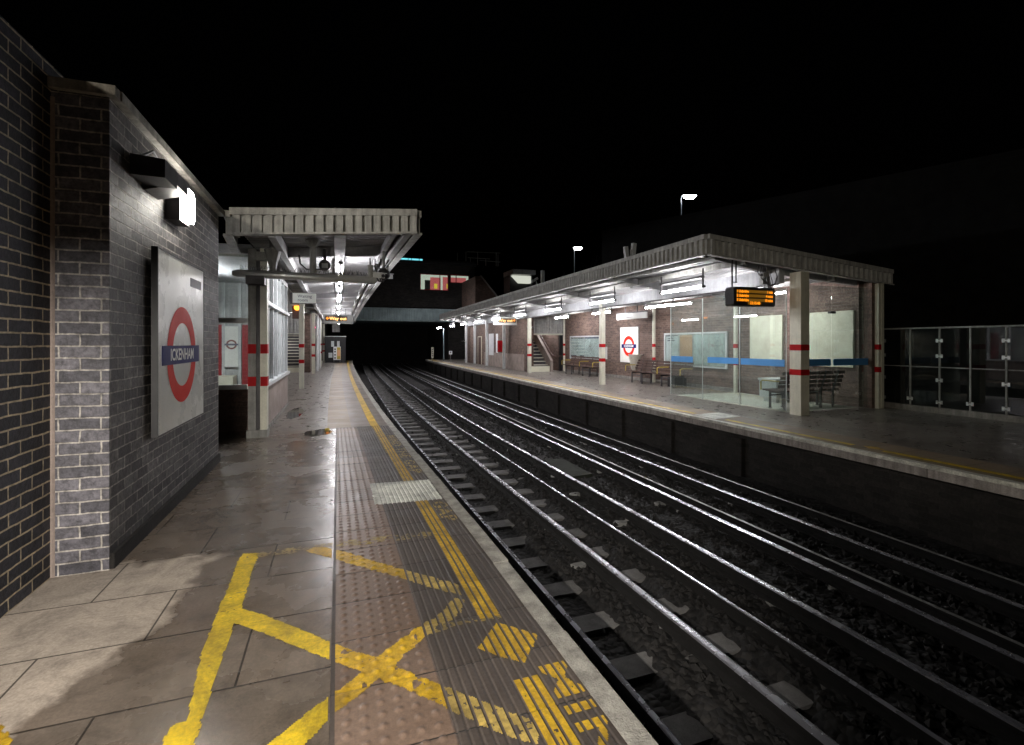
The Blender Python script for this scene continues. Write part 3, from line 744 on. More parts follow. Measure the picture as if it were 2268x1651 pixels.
# speaker/flood box and its bracket
t = thing('loudspeaker', 'black box loudspeaker mounted high on the brick wall left of the lit lamp', 'loudspeaker', (XS, 4.8, 3.0))
mb = MB(); mb.prism([(XS+.01,2.90),(XS+.24,2.895),(XS+.24,3.04),(XS+.01,3.06)], 4.50, 4.80, 'y'); mb.build('cabinet', M['black'], t)
mb = MB(); mb.prism([(XS+.01,2.87),(XS+.24,2.93),(XS+.24,3.04),(XS+.01,3.04)], 4.803, 5.12, 'y'); mb.build('bracket', M['dark_steel'], t)
mb = MB(); mb.tube([(XS+.06,4.6,3.08),(XS+.10,4.7,3.16),(XS+.08,4.9,3.15),(XS+.04,5.15,3.10)], .010, 6); mb.build('cable', M['white'], t)
# lamp behind the viewer on the same wall: a hooded downlight
t = thing('wall_light', 'hooded downlight on the near dark brick wall behind the viewer', 'wall light', (XL, -1.1, 2.3))
mb = MB(); mb.box(XL, XL+.50, -1.13, -1.07, 2.36, 2.42); mb.build('arm', M['dark_steel'], t)
mb = MB(); mb.box(XL+.33, XL+.68, -1.27, -.91, 2.28, 2.36); mb.box(XL+.33, XL+.68, -.93, -.905, 2.186, 2.2795); mb.build('hood', M['dark_steel'], t)
ld = bpy.data.lights.new('downlight', 'SPOT'); ld.spot_size = math.radians(86); ld.spot_blend = .55; ld.shadow_soft_size = .02; ld.energy = 560; ld.color = (1.0,.93,.84)
lo = bpy.data.objects.new('downlight', ld); COL.objects.link(lo); lo.location = (XL+.50, -1.1, 2.20)
lo.rotation_euler = (Vector((-.95,3.0,.0))-Vector(lo.location)).to_track_quat('-Z','Y').to_euler(); lo.parent = t; lo.matrix_parent_inverse = Matrix.Translation(-t.location)
t = thing('lamp_post', 'tall lamp post standing behind the brick building, out of the picture', 'lamp post', (-5.6, -4, 0))
mb = MB(); mb.tube([(-5.6,-4,0),(-5.6,-4,5.3)], [.08,.05], 10); mb.build('pole', M['steel_grey'], t)
mb = MB(); mb.box(-5.75,-5.2,-4.12,-3.88,5.34,5.42); mb.build('head', M['steel_grey'], t)
ld = bpy.data.lights.new('lamp', 'POINT'); ld.shadow_soft_size = .15; ld.energy = 480; ld.color = (1.0,.89,.72)
lo = bpy.data.objects.new('lamp', ld); COL.objects.link(lo); lo.location = (-5.35, -4, 5.12); lo.parent = t; lo.matrix_parent_inverse = Matrix.Translation(-t.location)
# ------------------------------------------------------------------ canopies
def ribbed_fascia(p0, p1, zb0, zt0, zb1, zt1, pitch, outn, depth_=.06, band=.10, gap=.22):
    """vertical ribbed cladding from p0 to p1 with a plain band on top"""
    mb = MB(); p0 = Vector((*p0,0)); p1 = Vector((*p1,0)); L = (p1-p0).length; d = (p1-p0)/L; nrm = Vector((*outn,0))
    n = max(1, int(L/pitch)); pt = L/n
    prof = []
    for i in range(n):
        s = i*pt; prof += [(s, 0), (s+pt*gap, 0), (s+pt*(gap+.05), depth_), (s+pt*.95, depth_)]
    prof.append((L, 0))
    def zz(s, a, b): return a+(b-a)*s/L
    for i in range(len(prof)-1):
        (s0, d0), (s1, d1) = prof[i], prof[i+1]
        A_ = p0+d*s0+nrm*d0; B_ = p0+d*s1+nrm*d1
        mb.quad((A_.x,A_.y,zz(s0,zb0,zb1)),(B_.x,B_.y,zz(s1,zb0,zb1)),(B_.x,B_.y,zz(s1,zt0,zt1)-band),(A_.x,A_.y,zz(s0,zt0,zt1)-band))
    def lip(h0, h1, zsel, dd):
        a = p0; b = p1
        vs = []
        for (q, z) in ((a, 0), (b, 1)):
            zb = (zt0 if z == 0 else zt1) if zsel == 't' else (zb0 if z == 0 else zb1)
            vs += [(q.x-nrm.x*.03, q.y-nrm.y*.03, zb+h0), (q.x+nrm.x*dd, q.y+nrm.y*dd, zb+h0), (q.x+nrm.x*dd, q.y+nrm.y*dd, zb+h1), (q.x-nrm.x*.03, q.y-nrm.y*.03, zb+h1)]
        mb.add(vs, [(0,1,2,3),(7,6,5,4),(0,4,5,1),(1,5,6,2),(2,6,7,3),(3,7,4,0)])
    lip(-band, 0, 't', depth_+.02); lip(-.03, 0, 'b', depth_+.03)
    return mb
def corrugated(fe, x_in, zf, zi, y0, y1, pitch=.17, dep=.045):
    """ribbed sheet whose ribs run across; fe(Y): x of track edge, x_in: inner x"""
    mb = MB(); y = y0; prof = []
    while y < y1: prof += [(y, 0), (y+pitch*.5, 0), (y+pitch*.62, dep), (y+pitch*.88, dep)]; y += pitch
    prof.append((y1, 0))
    for i in range(len(prof)-1):
        (a, da), (b, db) = prof[i], prof[i+1]
        mb.quad((fe(a),a,zf+da),(fe(b),b,zf+db),(x_in,b,zi+db),(x_in,a,zi+da))
    # roof skin above
    mb.quad((fe(y0),y0,zf+.20),(fe(y1),y1,zf+.20),(x_in,y1,zi+.20),(x_in,y0,zi+.20))
    return mb
# right canopy
cr = thing('platform_canopy', 'long ribbed canopy roof over the far platform, sloping down to its brick wall', 'canopy', (9.5, 8.2, 0))
YC0, YC1 = 8.2, 38.6
edge = lambda y: ER(y)+.0
XB = 12.98
corrugated(lambda y: edge(y)+.03, XB, 3.60, 3.22, YC0+.04, YC1).build('roof_sheet', M['soffit'], cr)
ribbed_fascia((edge(YC0), YC0), (XB, YC0), 3.47, 3.88, 3.06, 3.42, .165, (0,-1), .055, .10, .46).build('end_fascia', M['fascia'], cr)
mb = MB(); yq = YC0
while yq < YC1-.01:
    yn = min(yq+3.8, YC1); zf = 3.47; q = ribbed_fascia((edge(yq), yq), (edge(yn), yn), 3.47, 3.88, 3.47, 3.88, .165, (-1,0), .055, .10, .40); mb.add(q.v, q.f); yq = yn
mb.build('side_fascia', M['fascia'], cr)
ribbed_fascia((edge(YC1), YC1), (XB, YC1), 3.47, 3.88, 3.06, 3.42, .165, (0,1)).build('end_fascia', M['fascia'], cr)
def roofz(X, Y): return 3.60-(X-edge(Y))/(XB-edge(Y))*.38
for i, yy_ in enumerate([8.55, 12.4, 16.3, 20.4, 24.4, 28.3, 32.2, 35.6, 38.3]):
    e = edge(yy_); mb = MB(); xp = 9.5+BACK(yy_)
    mb.prism([(e+.10, roofz(e,yy_)-.02),(e+.10, roofz(e,yy_)-.12),(xp-.1, roofz(xp,yy_)-.26),(XB-.4, roofz(XB,yy_)-.20),(XB-.4, roofz(XB,yy_)-.02)], yy_-.05, yy_+.05, 'y')
    mb.build('rafter', M['soffit'], cr)
mb = MB(); ys = list(np.arange(8.3, 38.4, 2.0))+[38.4]
for i in range(len(ys)-1):
    a, b = ys[i], ys[i+1]; xa, xb = 9.5+BACK(a), 9.5+BACK(b)
    mb.bar((xa,a,3.13),(xb,b,3.13),.16,.34)
mb.build('main_beam', M['beam'], cr)
mb = MB()
for i in range(len(ys)-1):
    a, b = ys[i], ys[i+1]
    mb.bar((edge(a)+1.15,a,3.40),(edge(b)+1.15,b,3.40),.07,.13)
mb.build('purlin', M['steel_grey'], cr); mb = MB()
for i in range(len(ys)-1):
    a, b = ys[i], ys[i+1]; mb.bar((edge(a)+.32,a,3.46),(edge(b)+.32,b,3.46),.06,.12)
mb.build('purlin', M['steel_grey'], cr); mb = MB()
for i in range(len(ys)-1):
    a, b = ys[i], ys[i+1]; mb.bar((11.2+BACK(a),a,3.16),(11.2+BACK(b),b,3.16),.07,.12)
mb.build('purlin', M['steel_grey'], cr)
mb = MB()
for i in range(len(ys)-1):
    a, b = ys[i], ys[i+1]; mb.tube([(9.40+BACK(a),a,2.93),(9.40+BACK(b),b,2.93)], .018, 6)
mb.build('conduit', M['dark_steel'], cr)
# left canopy
cl = thing('platform_canopy', 'ribbed canopy roof over the near platform, reaching out to the track edge', 'canopy', (-1.2, 7.75, 0))
YD0, YD1 = 7.75, 44.0
el = lambda y: EL(y)+.10
XI = -5.0; slope = .078
zl = lambda x: 3.34-(1.2-x)*slope
corrugated(lambda y: el(y)-.03, -1.4, 3.50, 3.50-2.6*slope, YD0+.05, YD1, .16).build('roof_sheet', M['soffit'], cl)
mb = MB(); mb.quad((-1.4,9.3,3.28),(-1.4,YD1,3.28),(XI,YD1,3.20),(XI,9.3,3.20)); mb.build('inner_ceiling', M['offwhite'], cl)
XFL = -1.42
ribbed_fascia((XFL, YD0), (el(YD0), YD0), 3.34-2.62*slope, 3.69-2.62*slope, 3.35, 3.70, .132, (0,-1)).build('end_fascia', M['fascia'], cl)
ribbed_fascia((XFL, YD0), (XFL-.15, 9.2), 3.13, 3.46, 3.13, 3.46, .132, (-1,0)).build('return_fascia', M['fascia'], cl)
mb = MB(); yq = YD0
while yq < YD1-.01:
    yn = min(yq+3.6, YD1); q = ribbed_fascia((el(yq), yq), (el(yn), yn), 3.35, 3.70, 3.35, 3.70, .132, (1,0)); mb.add(q.v, q.f); yq = yn
mb.build('side_fascia', M['fascia'], cl)
mb = MB(); ys = list(np.arange(YD0+.06, YD1, 2.0))+[YD1]
for i in range(len(ys)-1):
    a, b = ys[i], ys[i+1]
    mb.bar((el(a)-.12,a,3.37),(el(b)-.12,b,3.37),.10,.10)
mb.build('edge_channel', M['soffit'], cl); mb = MB()
for i in range(len(ys)-1):
    a, b = ys[i], ys[i+1]; mb.bar((el(a)-.32,a,3.38),(el(b)-.32,b,3.38),.07,.12)
mb.build('purlin', M['soffit'], cl); mb = MB()
for i in range(len(ys)-1):
    a, b = ys[i], ys[i+1]; mb.bar((-.9,a,3.22),(-.9,b,3.22),.10,.18)
mb.build('purlin', M['soffit'], cl)
for yy_ in [9.7, 13.8, 18.6, 22.8, 27.2, 31.6, 36.0, 40.2]:
    mb = MB(); mb.prism([(-1.3,3.12),(-1.3,3.30),(el(yy_)-.3,3.46),(el(yy_)-.3,3.36),(el(yy_)-.45,3.27)], yy_-.06, yy_+.06, 'y'); mb.build('rafter', M['soffit'], cl)
# ------------------------------------------------------------------ posts
def post(label, X, Y, ztop, w=.16, d=.16, group='canopy posts', base=None, mat='cream', box=False, bands=True, thin=False):
    t = thing('canopy_post', label, 'post', (X, Y, 0), group)
    mb = MB(); mb.box(X-w/2, X+w/2, Y-d/2, Y+d/2, 0, ztop)
    mb.build('shaft', M[mat], t)
    if bands:
        for z in (.95, 1.50):
            b = MB(); e = .003; b.box(X-w/2-e, X+w/2+e, Y-d/2-e, Y+d/2+e, z-.065, z+.065); b.build('red_band', M['red'], t)
    return t
gR = 'cream posts along the track side of the far canopy'
post('cream far platform post at the shelter corner, nearest the camera', 9.69, 8.02, 3.17, .25, .28, gR)
post('cream far platform post standing between the two wooden benches', 9.52, 16.3, 3.3, .16, .18, gR)
post('cream far platform post at the foot of the far staircase', 9.52+BACK(24), 24.2, 3.3, .16, .18, gR)
for i, (yq, lb) in enumerate([(28.3,'plain white post behind the far hanging way out sign'),(32.2,'plain white post between the brown door and the blank posters'),(35.6,'plain white post just right of the small distant roundel'),(38.4,'plain white post just left of the small distant roundel')]):
    post(lb, 9.40+BACK(yq), yq, 3.2, .15, .15, gR, mat='white', bands=False)
gB = 'thin wall posts of the far platform building'
for yq, lb in [(8.25,'thin cream wall post at the near end of the glass shelter'),(12.3,'thin cream wall post at the far end of the glass shelter'),(16.6,'thin cream wall post between the second roundel and the poster case'),(24.9,'thin cream wall post right of the far staircase')]:
    post(lb, 12.08 if yq > 9 else 12.44, yq if yq > 9 else 8.15, 3.05, .09, .09, gB)
gL = 'cream posts of the near canopy'
for yq, lb in [(18.6,'cream near platform post right behind the waiting room sign'),(27.2,'cream near platform post right of the near staircase'),(36.0,'distant near platform post seen third along'),(44.0-1.5,'farthest near platform post before the bridge')]:
    post(lb, -1.2+ (EL(yq)-.95)*.6, yq, 3.15, .16, .16, gL)
t = thing('switch_box', 'small pale box fixed to the middle cream post of the far platform', 'switch box', (9.63, 16.22, 1.05))
mb = MB(); mb.box(9.602,9.68,16.2,16.32,.98,1.45); mb.build('box', M['offwhite'], t)
mb = MB(); mb.box(9.61,9.63,16.25,16.27,1.451,2.95); mb.build('conduit', M['steel_grey'], t)
# round downpipes beside far-left posts
for i, yq in enumerate([29.5, 33.0]):
    t = MB(); xx = -1.12+(EL(yq)-.95)*.6; t.tube([(xx,yq,0),(xx,yq,3.2)], .09 if i == 0 else .06, 10)
    tag(t.build('downpipe', M['white'], smooth=True), ['thick white round pipe beside the near staircase pier','thin white round pipe beyond the thick pipe'][i], 'pipe')
# steel column at waiting room corner
t = thing('steel_column', 'grey steel column with red bands at the waiting room corner', 'column', (-1.30, 9.25, 0))
mb = MB(); mb.box(-1.42,-1.30,9.18,9.30,0,3.2); mb.build('left_flange', M['steel_grey'], t)
mb = MB(); mb.box(-1.30,-1.235,9.22,9.36,0,3.18); mb.build('web', M['dark_steel'], t)
mb = MB(); mb.box(-1.235,-1.13,9.16,9.34,0,3.2); mb.build('right_flange', M['cream'], t)
for z in (.95, 1.5):
    mb = MB(); mb.box(-1.423,-1.30,9.177,9.303,z-.08,z+.08); mb.box(-1.232,-1.127,9.157,9.343,z-.08,z+.08); mb.build('red_band', M['red'], t)
mb = MB(); mb.box(-1.44,-1.12,9.14,9.36,0,.13); mb.build('base_plinth', M['steel_grey'], t)
mb = MB(); mb.box(-1.30,-1.10,9.02,9.16,2.98,3.12); mb.build('junction_box', M['steel_grey'], t)
# horizontal monitor pipe
ty, tz = 9.0, 2.74
t = thing('camera_gantry', 'horizontal round pipe with bird spikes carrying cameras below the near canopy', 'gantry pipe', (-1.3, ty, 2.6))
mb = MB(); mb.tube([(-1.62,ty,tz),(-1.55,ty,tz),(.62,ty,tz-.02),(.65,ty,tz-.02)], [.04,.065,.065,.05], 14); mb.build('pipe', M['alu'], t, smooth=True)
mb = MB()
for k in range(150):
    xx = random.uniform(-1.5,.55); a = random.uniform(-.6,.6); h = random.uniform(.03,.09)
    mb.bar((xx,ty,tz+.055),(xx+a*h,ty+random.uniform(-.5,.5)*h,tz+.06+h),.004,.004)
mb.build('bird_spikes', M['dark_steel'], t)
mb = MB(); mb.box(-1.42,-1.14,ty-.06,ty+.2,tz-.17,tz-.03); mb.build('saddle', M['dark_steel'], t)
mb = MB(); mb.tube([(-1.02,ty,tz+.05),(-1.02,ty,tz+.10),(-1.02,ty,tz+.20),(-1.02,ty,tz+.42)], [.07,.055,.075,.14], 8); mb.tube([(-1.02,ty,tz+.44),(-1.02,ty,tz+1.0-.12)], [.055,.055], 8); mb.build('upright', M['steel_grey'], t)
mb = MB(); mb.tube([(-.40,ty,tz+.05),(-.40,ty,tz+.50)], .055, 10); mb.tube([(-.40,ty,tz+.50),(-.40,ty,tz+.62)], [.06,.13], 8); mb.build('upright', M['steel_grey'], t)
mb = MB(); mb.tube([(.55,ty,tz-.02),(.55,ty,tz+.25)], .05, 8); mb.build('upright', M['steel_grey'], t)
def wire(pts, r=.012): return MB().tube(pts, r, 5)
mb = MB()
for c0, rr in ((-1.13,.13),(-.90,.12),(-1.0,.09)):
    pts = [(c0+rr*math.cos(a), ty-.05, tz+.82+rr*.9*math.sin(a)) for a in np.linspace(-.6,3.7,14)]
    q = wire(pts, .026); mb.add(q.v, q.f)
q = wire([(-.62,ty,3.1),(-.60,ty,2.95),(-.5,ty,2.86),(-.38,ty,2.86),(-.2,ty,2.88)], .014); mb.add(q.v, q.f)
mb.build('cable', M['dark_steel'], t)
def cctv(name, label, loc, yaw, group='security cameras'):
    t = thing(name, label, 'security camera', loc, group)
    x, y, z = loc; d = Vector((math.sin(yaw), -math.cos(yaw), -.12)).normalized()
    mb = MB(); c = Vector(loc); mb.bar(c-d*.13, c+d*.16, .09, .08); mb.build('housing', M['offwhite'], t)
    mb = MB(); mb.tube([c+d*.16, c+d*.175], .032, 10); mb.build('lens', M['black'], t)
    mb = MB(); mb.bar(c-d*.15+Vector((0,0,.055)), c+d*.20+Vector((0,0,.05)), .12, .012); mb.build('sunshield', M['offwhite'], t)
    mb = MB(); mb.tube([c-Vector((0,0,.03)), c+Vector((.0,.05,.02)), c+Vector((.0,.05,.22))], .016, 6); mb.build('bracket', M['dark_steel'], t)
    return t
t = thing('monitor_lamp', 'round ringed lamp hanging under the near canopy beside the pipe uprights', 'lamp', (-.22, 9.4, 3.0))
mb = MB(); mb.tube([(-.22,9.36,3.0),(-.22,9.46,3.0)], .10, 16); mb.build('ring_body', M['dark_steel'], t)
mb = MB(); mb.box(-.27,-.17,9.33,9.36,2.95,3.03); mb.build('lens', M['offwhite'], t)
mb = MB(); mb.tube([(-.22,9.42,3.08),(-.22,9.42,3.3)], .03, 6)
for k in range(12):
    a = -.3+k*.33; mb.bar((-.22+.10*math.cos(a),9.4,3.0+.1*math.sin(a)),(-.22+.2*math.cos(a),9.4,3.0+.2*math.sin(a)),.004,.004)
mb.build('bird_spikes', M['dark_steel'], t)
cctv('security_camera', 'pale camera at the track end of the horizontal pipe', (.66, 8.95, 2.80), .6)
t = cctv('security_camera', 'dark round camera bulb under the near canopy edge', (.90, 9.5, 2.86), -.5)
t = thing('cable_tangle', 'tangle of dark cables and a dome camera by the near canopy edge', 'cables', (.74, 9.3, 2.9))
mb = MB(); 
for i in range(4):
    pts = [Vector((.58+.10*i+random.uniform(-.04,.04), 9.2, 3.14)), Vector((.56+.08*i, 9.2, 2.98)), Vector((.66+.07*i, 9.2, 2.80+.02*i)), Vector((.72+.02*i, 9.2, 2.72))]
    q = wire(pts, .013); mb.add(q.v, q.f)
mb.build('cable', M['dark_steel'], t)
mb = MB(); n = 10
mb.tube([(.80,9.25,2.98),(.80,9.25,2.92),(.80,9.25,2.84),(.80,9.25,2.79),(.80,9.25,2.765)], [.03,.11,.12,.08,.02], 12); mb.build('dome', M['black'], t, smooth=True)
mb = MB(); mb.tube([(.80,9.25,3.3),(.80,9.25,2.97)], .025, 8); mb.build('stem', M['steel_grey'], t)
# ------------------------------------------------------------------ fluorescent tubes
def tube_light(label, X, Y, z, L=1.48, rod=.28, group='hanging fluorescent lights', wide=True, diry=True):
    t = thing('tube_light', label, 'tube light', (X, Y+L/2, z), group)
    mb = MB(); mb.tube([(X,Y,z),(X,Y+L,z)], .034, 8); mb.build('tube', M['tube'], t)
    mb = MB(); mb.box(X-.045, X+.045, Y-.06, Y+L+.06, z+.20, z+.25); mb.build('tray', M['tray'], t)
    mb = MB()
    for q in (Y-.05, Y+L+.05): mb.box(X-.014, X+.014, q-.014, q+.014, z, z+rod+.15); mb.tube([(X,q-.06,z),(X,q+.06,z)], .032, 8)
    mb.build('hanger', M['dark_steel'], t)
    return t
gA = 'fluorescent lights over the far platform edge'
for k in range(8):
    y = 9.4+3.95*k; tube_light('lit tube over the far platform edge, %s from the canopy\'s near end' % ORD[k], 8.20+BACK(y)*.9, y, 2.95, group=gA)
gB2 = 'fluorescent lights behind the far canopy\'s main beam'
for k in range(4):
    y = 9.75+3.95*k; tube_light('lit tube behind the far canopy\'s white beam, %s from its near end' % ORD[k], 10.70, y, 2.90, group=gB2, rod=.2)
gC = 'fluorescent lights down the middle of the near canopy'
for k in range(8):
    y = 10.2+4.1*k; tube_light('lit tube in the line under the near canopy, %s from its open end' % ORD[k], .035+(EL(y)-.95)*.3, y, 2.95, 1.4, group=gC)
mb = MB(); mb.box(-.05,.12,7.85,43,3.20,3.24); o = mb.build('light_trunking', M['beam'], cl)
# far lamp under the bridge
t = thing('lamp_post', 'slim post with a small lit tube at the far platform\'s distant end', 'lamp post', (8.9,43,0))
mb = MB(); mb.tube([(8.95,43,0),(8.95,43,2.9)], .06, 8); mb.build('post', M['bridge_paint'], t)
mb = MB(); mb.tube([(8.6,42.6,2.95),(8.55,43.8,2.95)], .05, 8); mb.build('tube', M['tube'], t)
# ------------------------------------------------------------------ waiting room (near platform)
wr = thing('waiting_room', 'glazed waiting room with white window frames under the near canopy', 'waiting room', (-1.25, 11.5, 0))
XG = -1.22; YW0, YW1 = 9.45, 13.75; SILL = .86; TRN = 2.33
mb = MB(); mb.box(XG-.06, XG, YW0, YW1, 0, SILL-.04); mb.build('dado_wall', M['render_wall'], wr)
mb = MB(); mb.box(XG-.001, XG+.02, YW0, YW1, 0, .07); mb.build('skirting', M['concrete'], wr)
mb = MB(); mb.box(XG-.14, XG+.06, YW0-.02, YW1+.03, SILL-.04, SILL+.02); mb.build('sill', M['white'], wr)
mb = MB(); n = 6
for k in range(n+1):
    y = YW0+(YW1-YW0)*k/n; mb.box(XG-.11, XG+.0, y-.035, y+.035, SILL+.02, 3.08)
mb.box(XG-.11, XG+.001, YW0, YW1, 3.02, 3.12); mb.build('window_frame', M['white'], wr)
mb = MB(); mb.box(XG-.10, XG+.05, YW0, YW1+.02, TRN-.04, TRN+.03); mb.build('transom', M['white'], wr)
for k in range(n):
    y0 = YW0+(YW1-YW0)*k/n+.035; y1 = YW0+(YW1-YW0)*(k+1)/n-.035
    mb = MB(); mb.box(XG-.055, XG-.048, y0, y1, SILL+.02, TRN-.04); mb.box(XG-.055, XG-.048, y0, y1, TRN+.03, 3.02); mb.build('window_pane', M['glass'], wr)
# front glazing facing the camera
XF0 = -4.6
mb = MB(); mb.box(XF0, -1.43, YW0+.02, YW0+.10, 0, .80); mb.build('front_wall', M['brick_brown'], wr)
mb = MB(); mb.box(XF0, -1.43, YW0-.02, YW0+.06, .80, .88); mb.box(XF0, -1.43, YW0-.02, YW0+.06, 1.94, 2.03); mb.build('front_frame', M['alu'], wr)
mb = MB(); mb.box(XF0, -1.43, YW0+.02, YW0+.028, .88, 1.94); mb.box(XF0, -1.43, YW0+.02, YW0+.028, 2.03, 3.12); mb.build('front_pane', M['glass'], wr)
mb = MB(); mb.box(XF0, XG-.12, YW1, YW1+.1, 0, 3.15); mb.build('back_wall', M['offwhite'], wr)
mb = MB(); mb.box(XF0-.1, XF0, YW0, YW1, 0, 3.15); mb.build('end_wall', M['offwhite'], wr)
mb = MB(); mb.box(XF0, XG-.12, YW0+.1, YW1, 3.10, 3.15); mb.build('ceiling', M['beam'], wr)
mb = MB(); mb.box(-3.4, -2.70, YW1-.05, YW1-.001, 0.0, 2.05); mb.box(-2.25,-1.75,YW1-.05,YW1-.001,.0,2.05); mb.build('door', M['door_red'], wr)
mb = MB(); mb.box(-2.86, -2.76, YW1-.06, YW1-.052, 1.55, 1.85); mb.build('door_notice', M['amber_bright'] if False else M['orange_paper'], wr)
mb = MB()
for xq in (-3.5,-2.66,-2.3): mb.box(xq-.03, xq+.03, YW1-.07, YW1-.001, 0, 3.1)
mb.build('mullion', M['white'], wr)
mb = MB(); mb.box(-4.55,-2.36,YW1-.55,YW1-.08,0,.80); mb.build('bench_box', M['board_cream'], wr)
roundel('station_sign', 'small muted roundel added inside in place of a reflection in the waiting room glass', (-2.48, YW1-.07, 1.56), (1,0,0), (0,0,1), .24, (-.145,.145), (-.55,.45), 1.56, None, board_depth=.02)
for o_ in bpy.data.objects:  # muted ring and bar colours stand in for a faint reflection
    if o_.name.startswith('ring') and o_.parent and o_.parent.name == 'station_sign.001': o_.data.materials[0] = painted('reflected_red', (.30,.13,.11), .5, .2, 4)
    if o_.name.startswith('bar') and o_.parent and o_.parent.name == 'station_sign.001': o_.data.materials[0] = painted('reflected_blue', (.16,.16,.22), .5, .2, 4)
t = tube_light('lit tube light hanging inside the waiting room', -2.6, 10.6, 2.72, group='hanging fluorescent lights', rod=.1)
# waiting room sign
def cream_box(name, mat, X0, X1, Y, z0, z1, parent, d=.06):
    mb = MB(); mb.box(X0, X1, Y, Y+d, z0, z1); return mb.build(name, M[mat], parent)
t = thing('hanging_sign', 'small white sign reading Waiting room on the near canopy post', 'sign', (-.85, 13.9, 2.7))
cream_box('panel', 'sign_white', -1.11, -.54, 13.86, 2.645, 2.905, t)
mb = MB(); mb.box(-1.17,-1.11,13.84,13.94,2.63,2.92); mb.box(-1.11,-.53,13.85,13.93,2.905,2.915); mb.box(-1.11,-.53,13.85,13.93,2.635,2.645); mb.build('frame', M['dark_steel'], t)
put_text('Waiting', (-.99, 13.857, 2.825), (1,0,0), (0,0,1), .115, M['sign_text'], t, sx=.95, align='LEFT')
put_text('room', (-.99, 13.857, 2.725), (1,0,0), (0,0,1), .115, M['sign_text'], t, sx=.95, align='LEFT')
def way_out(label, xc, Y, zc, w, h, side):
    t = thing('way_out_sign', label, 'sign', (xc, Y, zc), 'hanging way out signs')
    cream_box('panel', 'sign_dim', xc-w/2, xc+w/2, Y, zc-h/2, zc+h/2, t, .12)
    s = -1 if side < 0 else 1
    x0 = xc-w*.45 if s < 0 else xc-w*.30; x1 = xc+w*.30 if s < 0 else xc+w*.45
    mb = MB(); mb.box(x0, x1, Y-.012, Y-.002, zc-h*.20, zc+h*.32); mb.build('display', M['black'], t)
    put_text('Way out', ((x0+x1)/2+(.09 if s < 0 else -.09), Y-.016, zc+h*.06), (1,0,0), (0,0,1), h*.50, M['amber_bright'], t, bold=.006, sx=1.0)
    ax = x0+.12 if s < 0 else x1-.12
    mb = MB(); a = .09; mb.prism([(ax+s*a, zc+h*.08),(ax, zc+h*.08+a),(ax, zc+h*.08+a*.3),(ax-s*a*.9, zc+h*.08+a*.3),(ax-s*a*.9, zc+h*.08-a*.3),(ax, zc+h*.08-a*.3),(ax, zc+h*.08-a)], Y-.02, Y-.014, 'y'); mb.build('arrow', M['amber'], t)
    mb = MB(); 
    for q in (-.25,.25): mb.box(xc+q*w-.015, xc+q*w+.015, Y+.04, Y+.07, zc+h/2, 3.3)
    mb.build('hanger', M['dark_steel'], t)
    return t
way_out('illuminated Way out sign with left arrow over the near platform', .03, 25.4, 2.77, 1.36, .44, -1)
way_out('illuminated Way out sign with right arrow over the far platform', 9.0, 26.2, 2.85, 1.42, .46, 1)
# near staircase + header
def stairs(label, x0, x1, yb, nst, rise, go, wallmat, group='staircases up to the bridge'):
    t = thing('staircase', label, 'staircase', ((x0+x1)/2, yb, 0), group)
    mb = MB(); nz_ = MB()
    for k in range(nst):
        mb.box(x0, x1, yb+k*go, yb+(k+1)*go+.02, k*rise, (k+1)*rise); 
        nz_.box(x0, x1, yb+k*go-.012, yb+k*go+.05, (k+1)*rise-.035, (k+1)*rise+.004)
    mb.build('steps', M['dark_steel'], t); nz_.build('nosing', M['board_cream'], t)
    b = MB(); b.box(x0-.001, x1+.001, yb-.03, yb-.003, 0, rise*1.6); b.build('bottom_riser', M['board_cream'], t)
    return t
t = stairs('staircase rising behind the waiting room sign on the near platform', -4.4, -1.72, 28.8, 15, .17, .29, None)
mb = MB(); mb.box(-4.6,-1.62,28.6,28.68,2.14,3.2); t2 = ribbed_fascia((-4.6,28.55),(-1.62,28.55),2.14,3.2,2.14,3.2,.16,(0,-1),.03,.02).build('header_panel', M['fascia'], t)
mb = MB(); mb.box(-4.6,-1.62,28.50,28.6,2.06,2.14); mb.build('lintel', M['cream'], t)
mb = MB(); mb.box(-1.72,-1.40,28.4,34.5,0,3.2); mb.build('brick_pier', M['brick_brown'], t)
t = thing('orange_lamp', 'round glowing orange lamp between waiting room and near staircase', 'lamp', (-2.5, 22, 2.35))
pp = at(672, 681, 23.0)
pp = at(667-9, 682, 22.0)
mb = MB(); mb.box(pp.x-.2,pp.x+.22,pp.y,pp.y+.1,pp.z-.5,pp.z+.32); mb.build('housing', M['wood'], t)
mb = MB(); mb.tube([(pp.x,pp.y-.09,pp.z),(pp.x,pp.y,pp.z)], .12, 14); mb.build('lens', M['lamp_orange'], t)
# things beyond: cabinets at the near platform's far end
t = thing('equipment_cabinet', 'dark cabinet with pale notices at the far end of the near platform', 'cabinet', (-.2, 42, 0))
mb = MB(); mb.box(-.95,.62,42,42.5,0,2.1); mb.build('cabinet', M['black'], t)
mb = MB(); mb.box(-.5,-.28,41.98,41.998,1.3,1.75); mb.box(-.05,.15,41.98,41.998,1.3,1.75); mb.box(-.05,.15,41.98,41.998,.75,1.2); mb.box(-.7,-.4,41.98,41.998,.4,.8); mb.build('notices', M['paper'], t)
mb = MB(); mb.box(-1.0,.66,41.95,42.55,2.1,2.16); mb.build('top_cap', M['alu'], t)
t = thing('poster_board', 'white and yellow notice board standing at the near platform end', 'notice board', (.0,41.2,0))
mb = MB(); mb.box(-.32,.22,41.2,41.26,.25,1.3); mb.build('board', M['paper_white'], t)
mb = MB(); mb.box(-.06,.20,41.18,41.197,.3,1.25); mb.build('yellow_panel', M['yellow_arm'], t)
mb = MB(); mb.box(-.03,.17,41.165,41.178,.55,1.05); mb.build('text_panel', M['orange_paper'], t)
mb = MB()
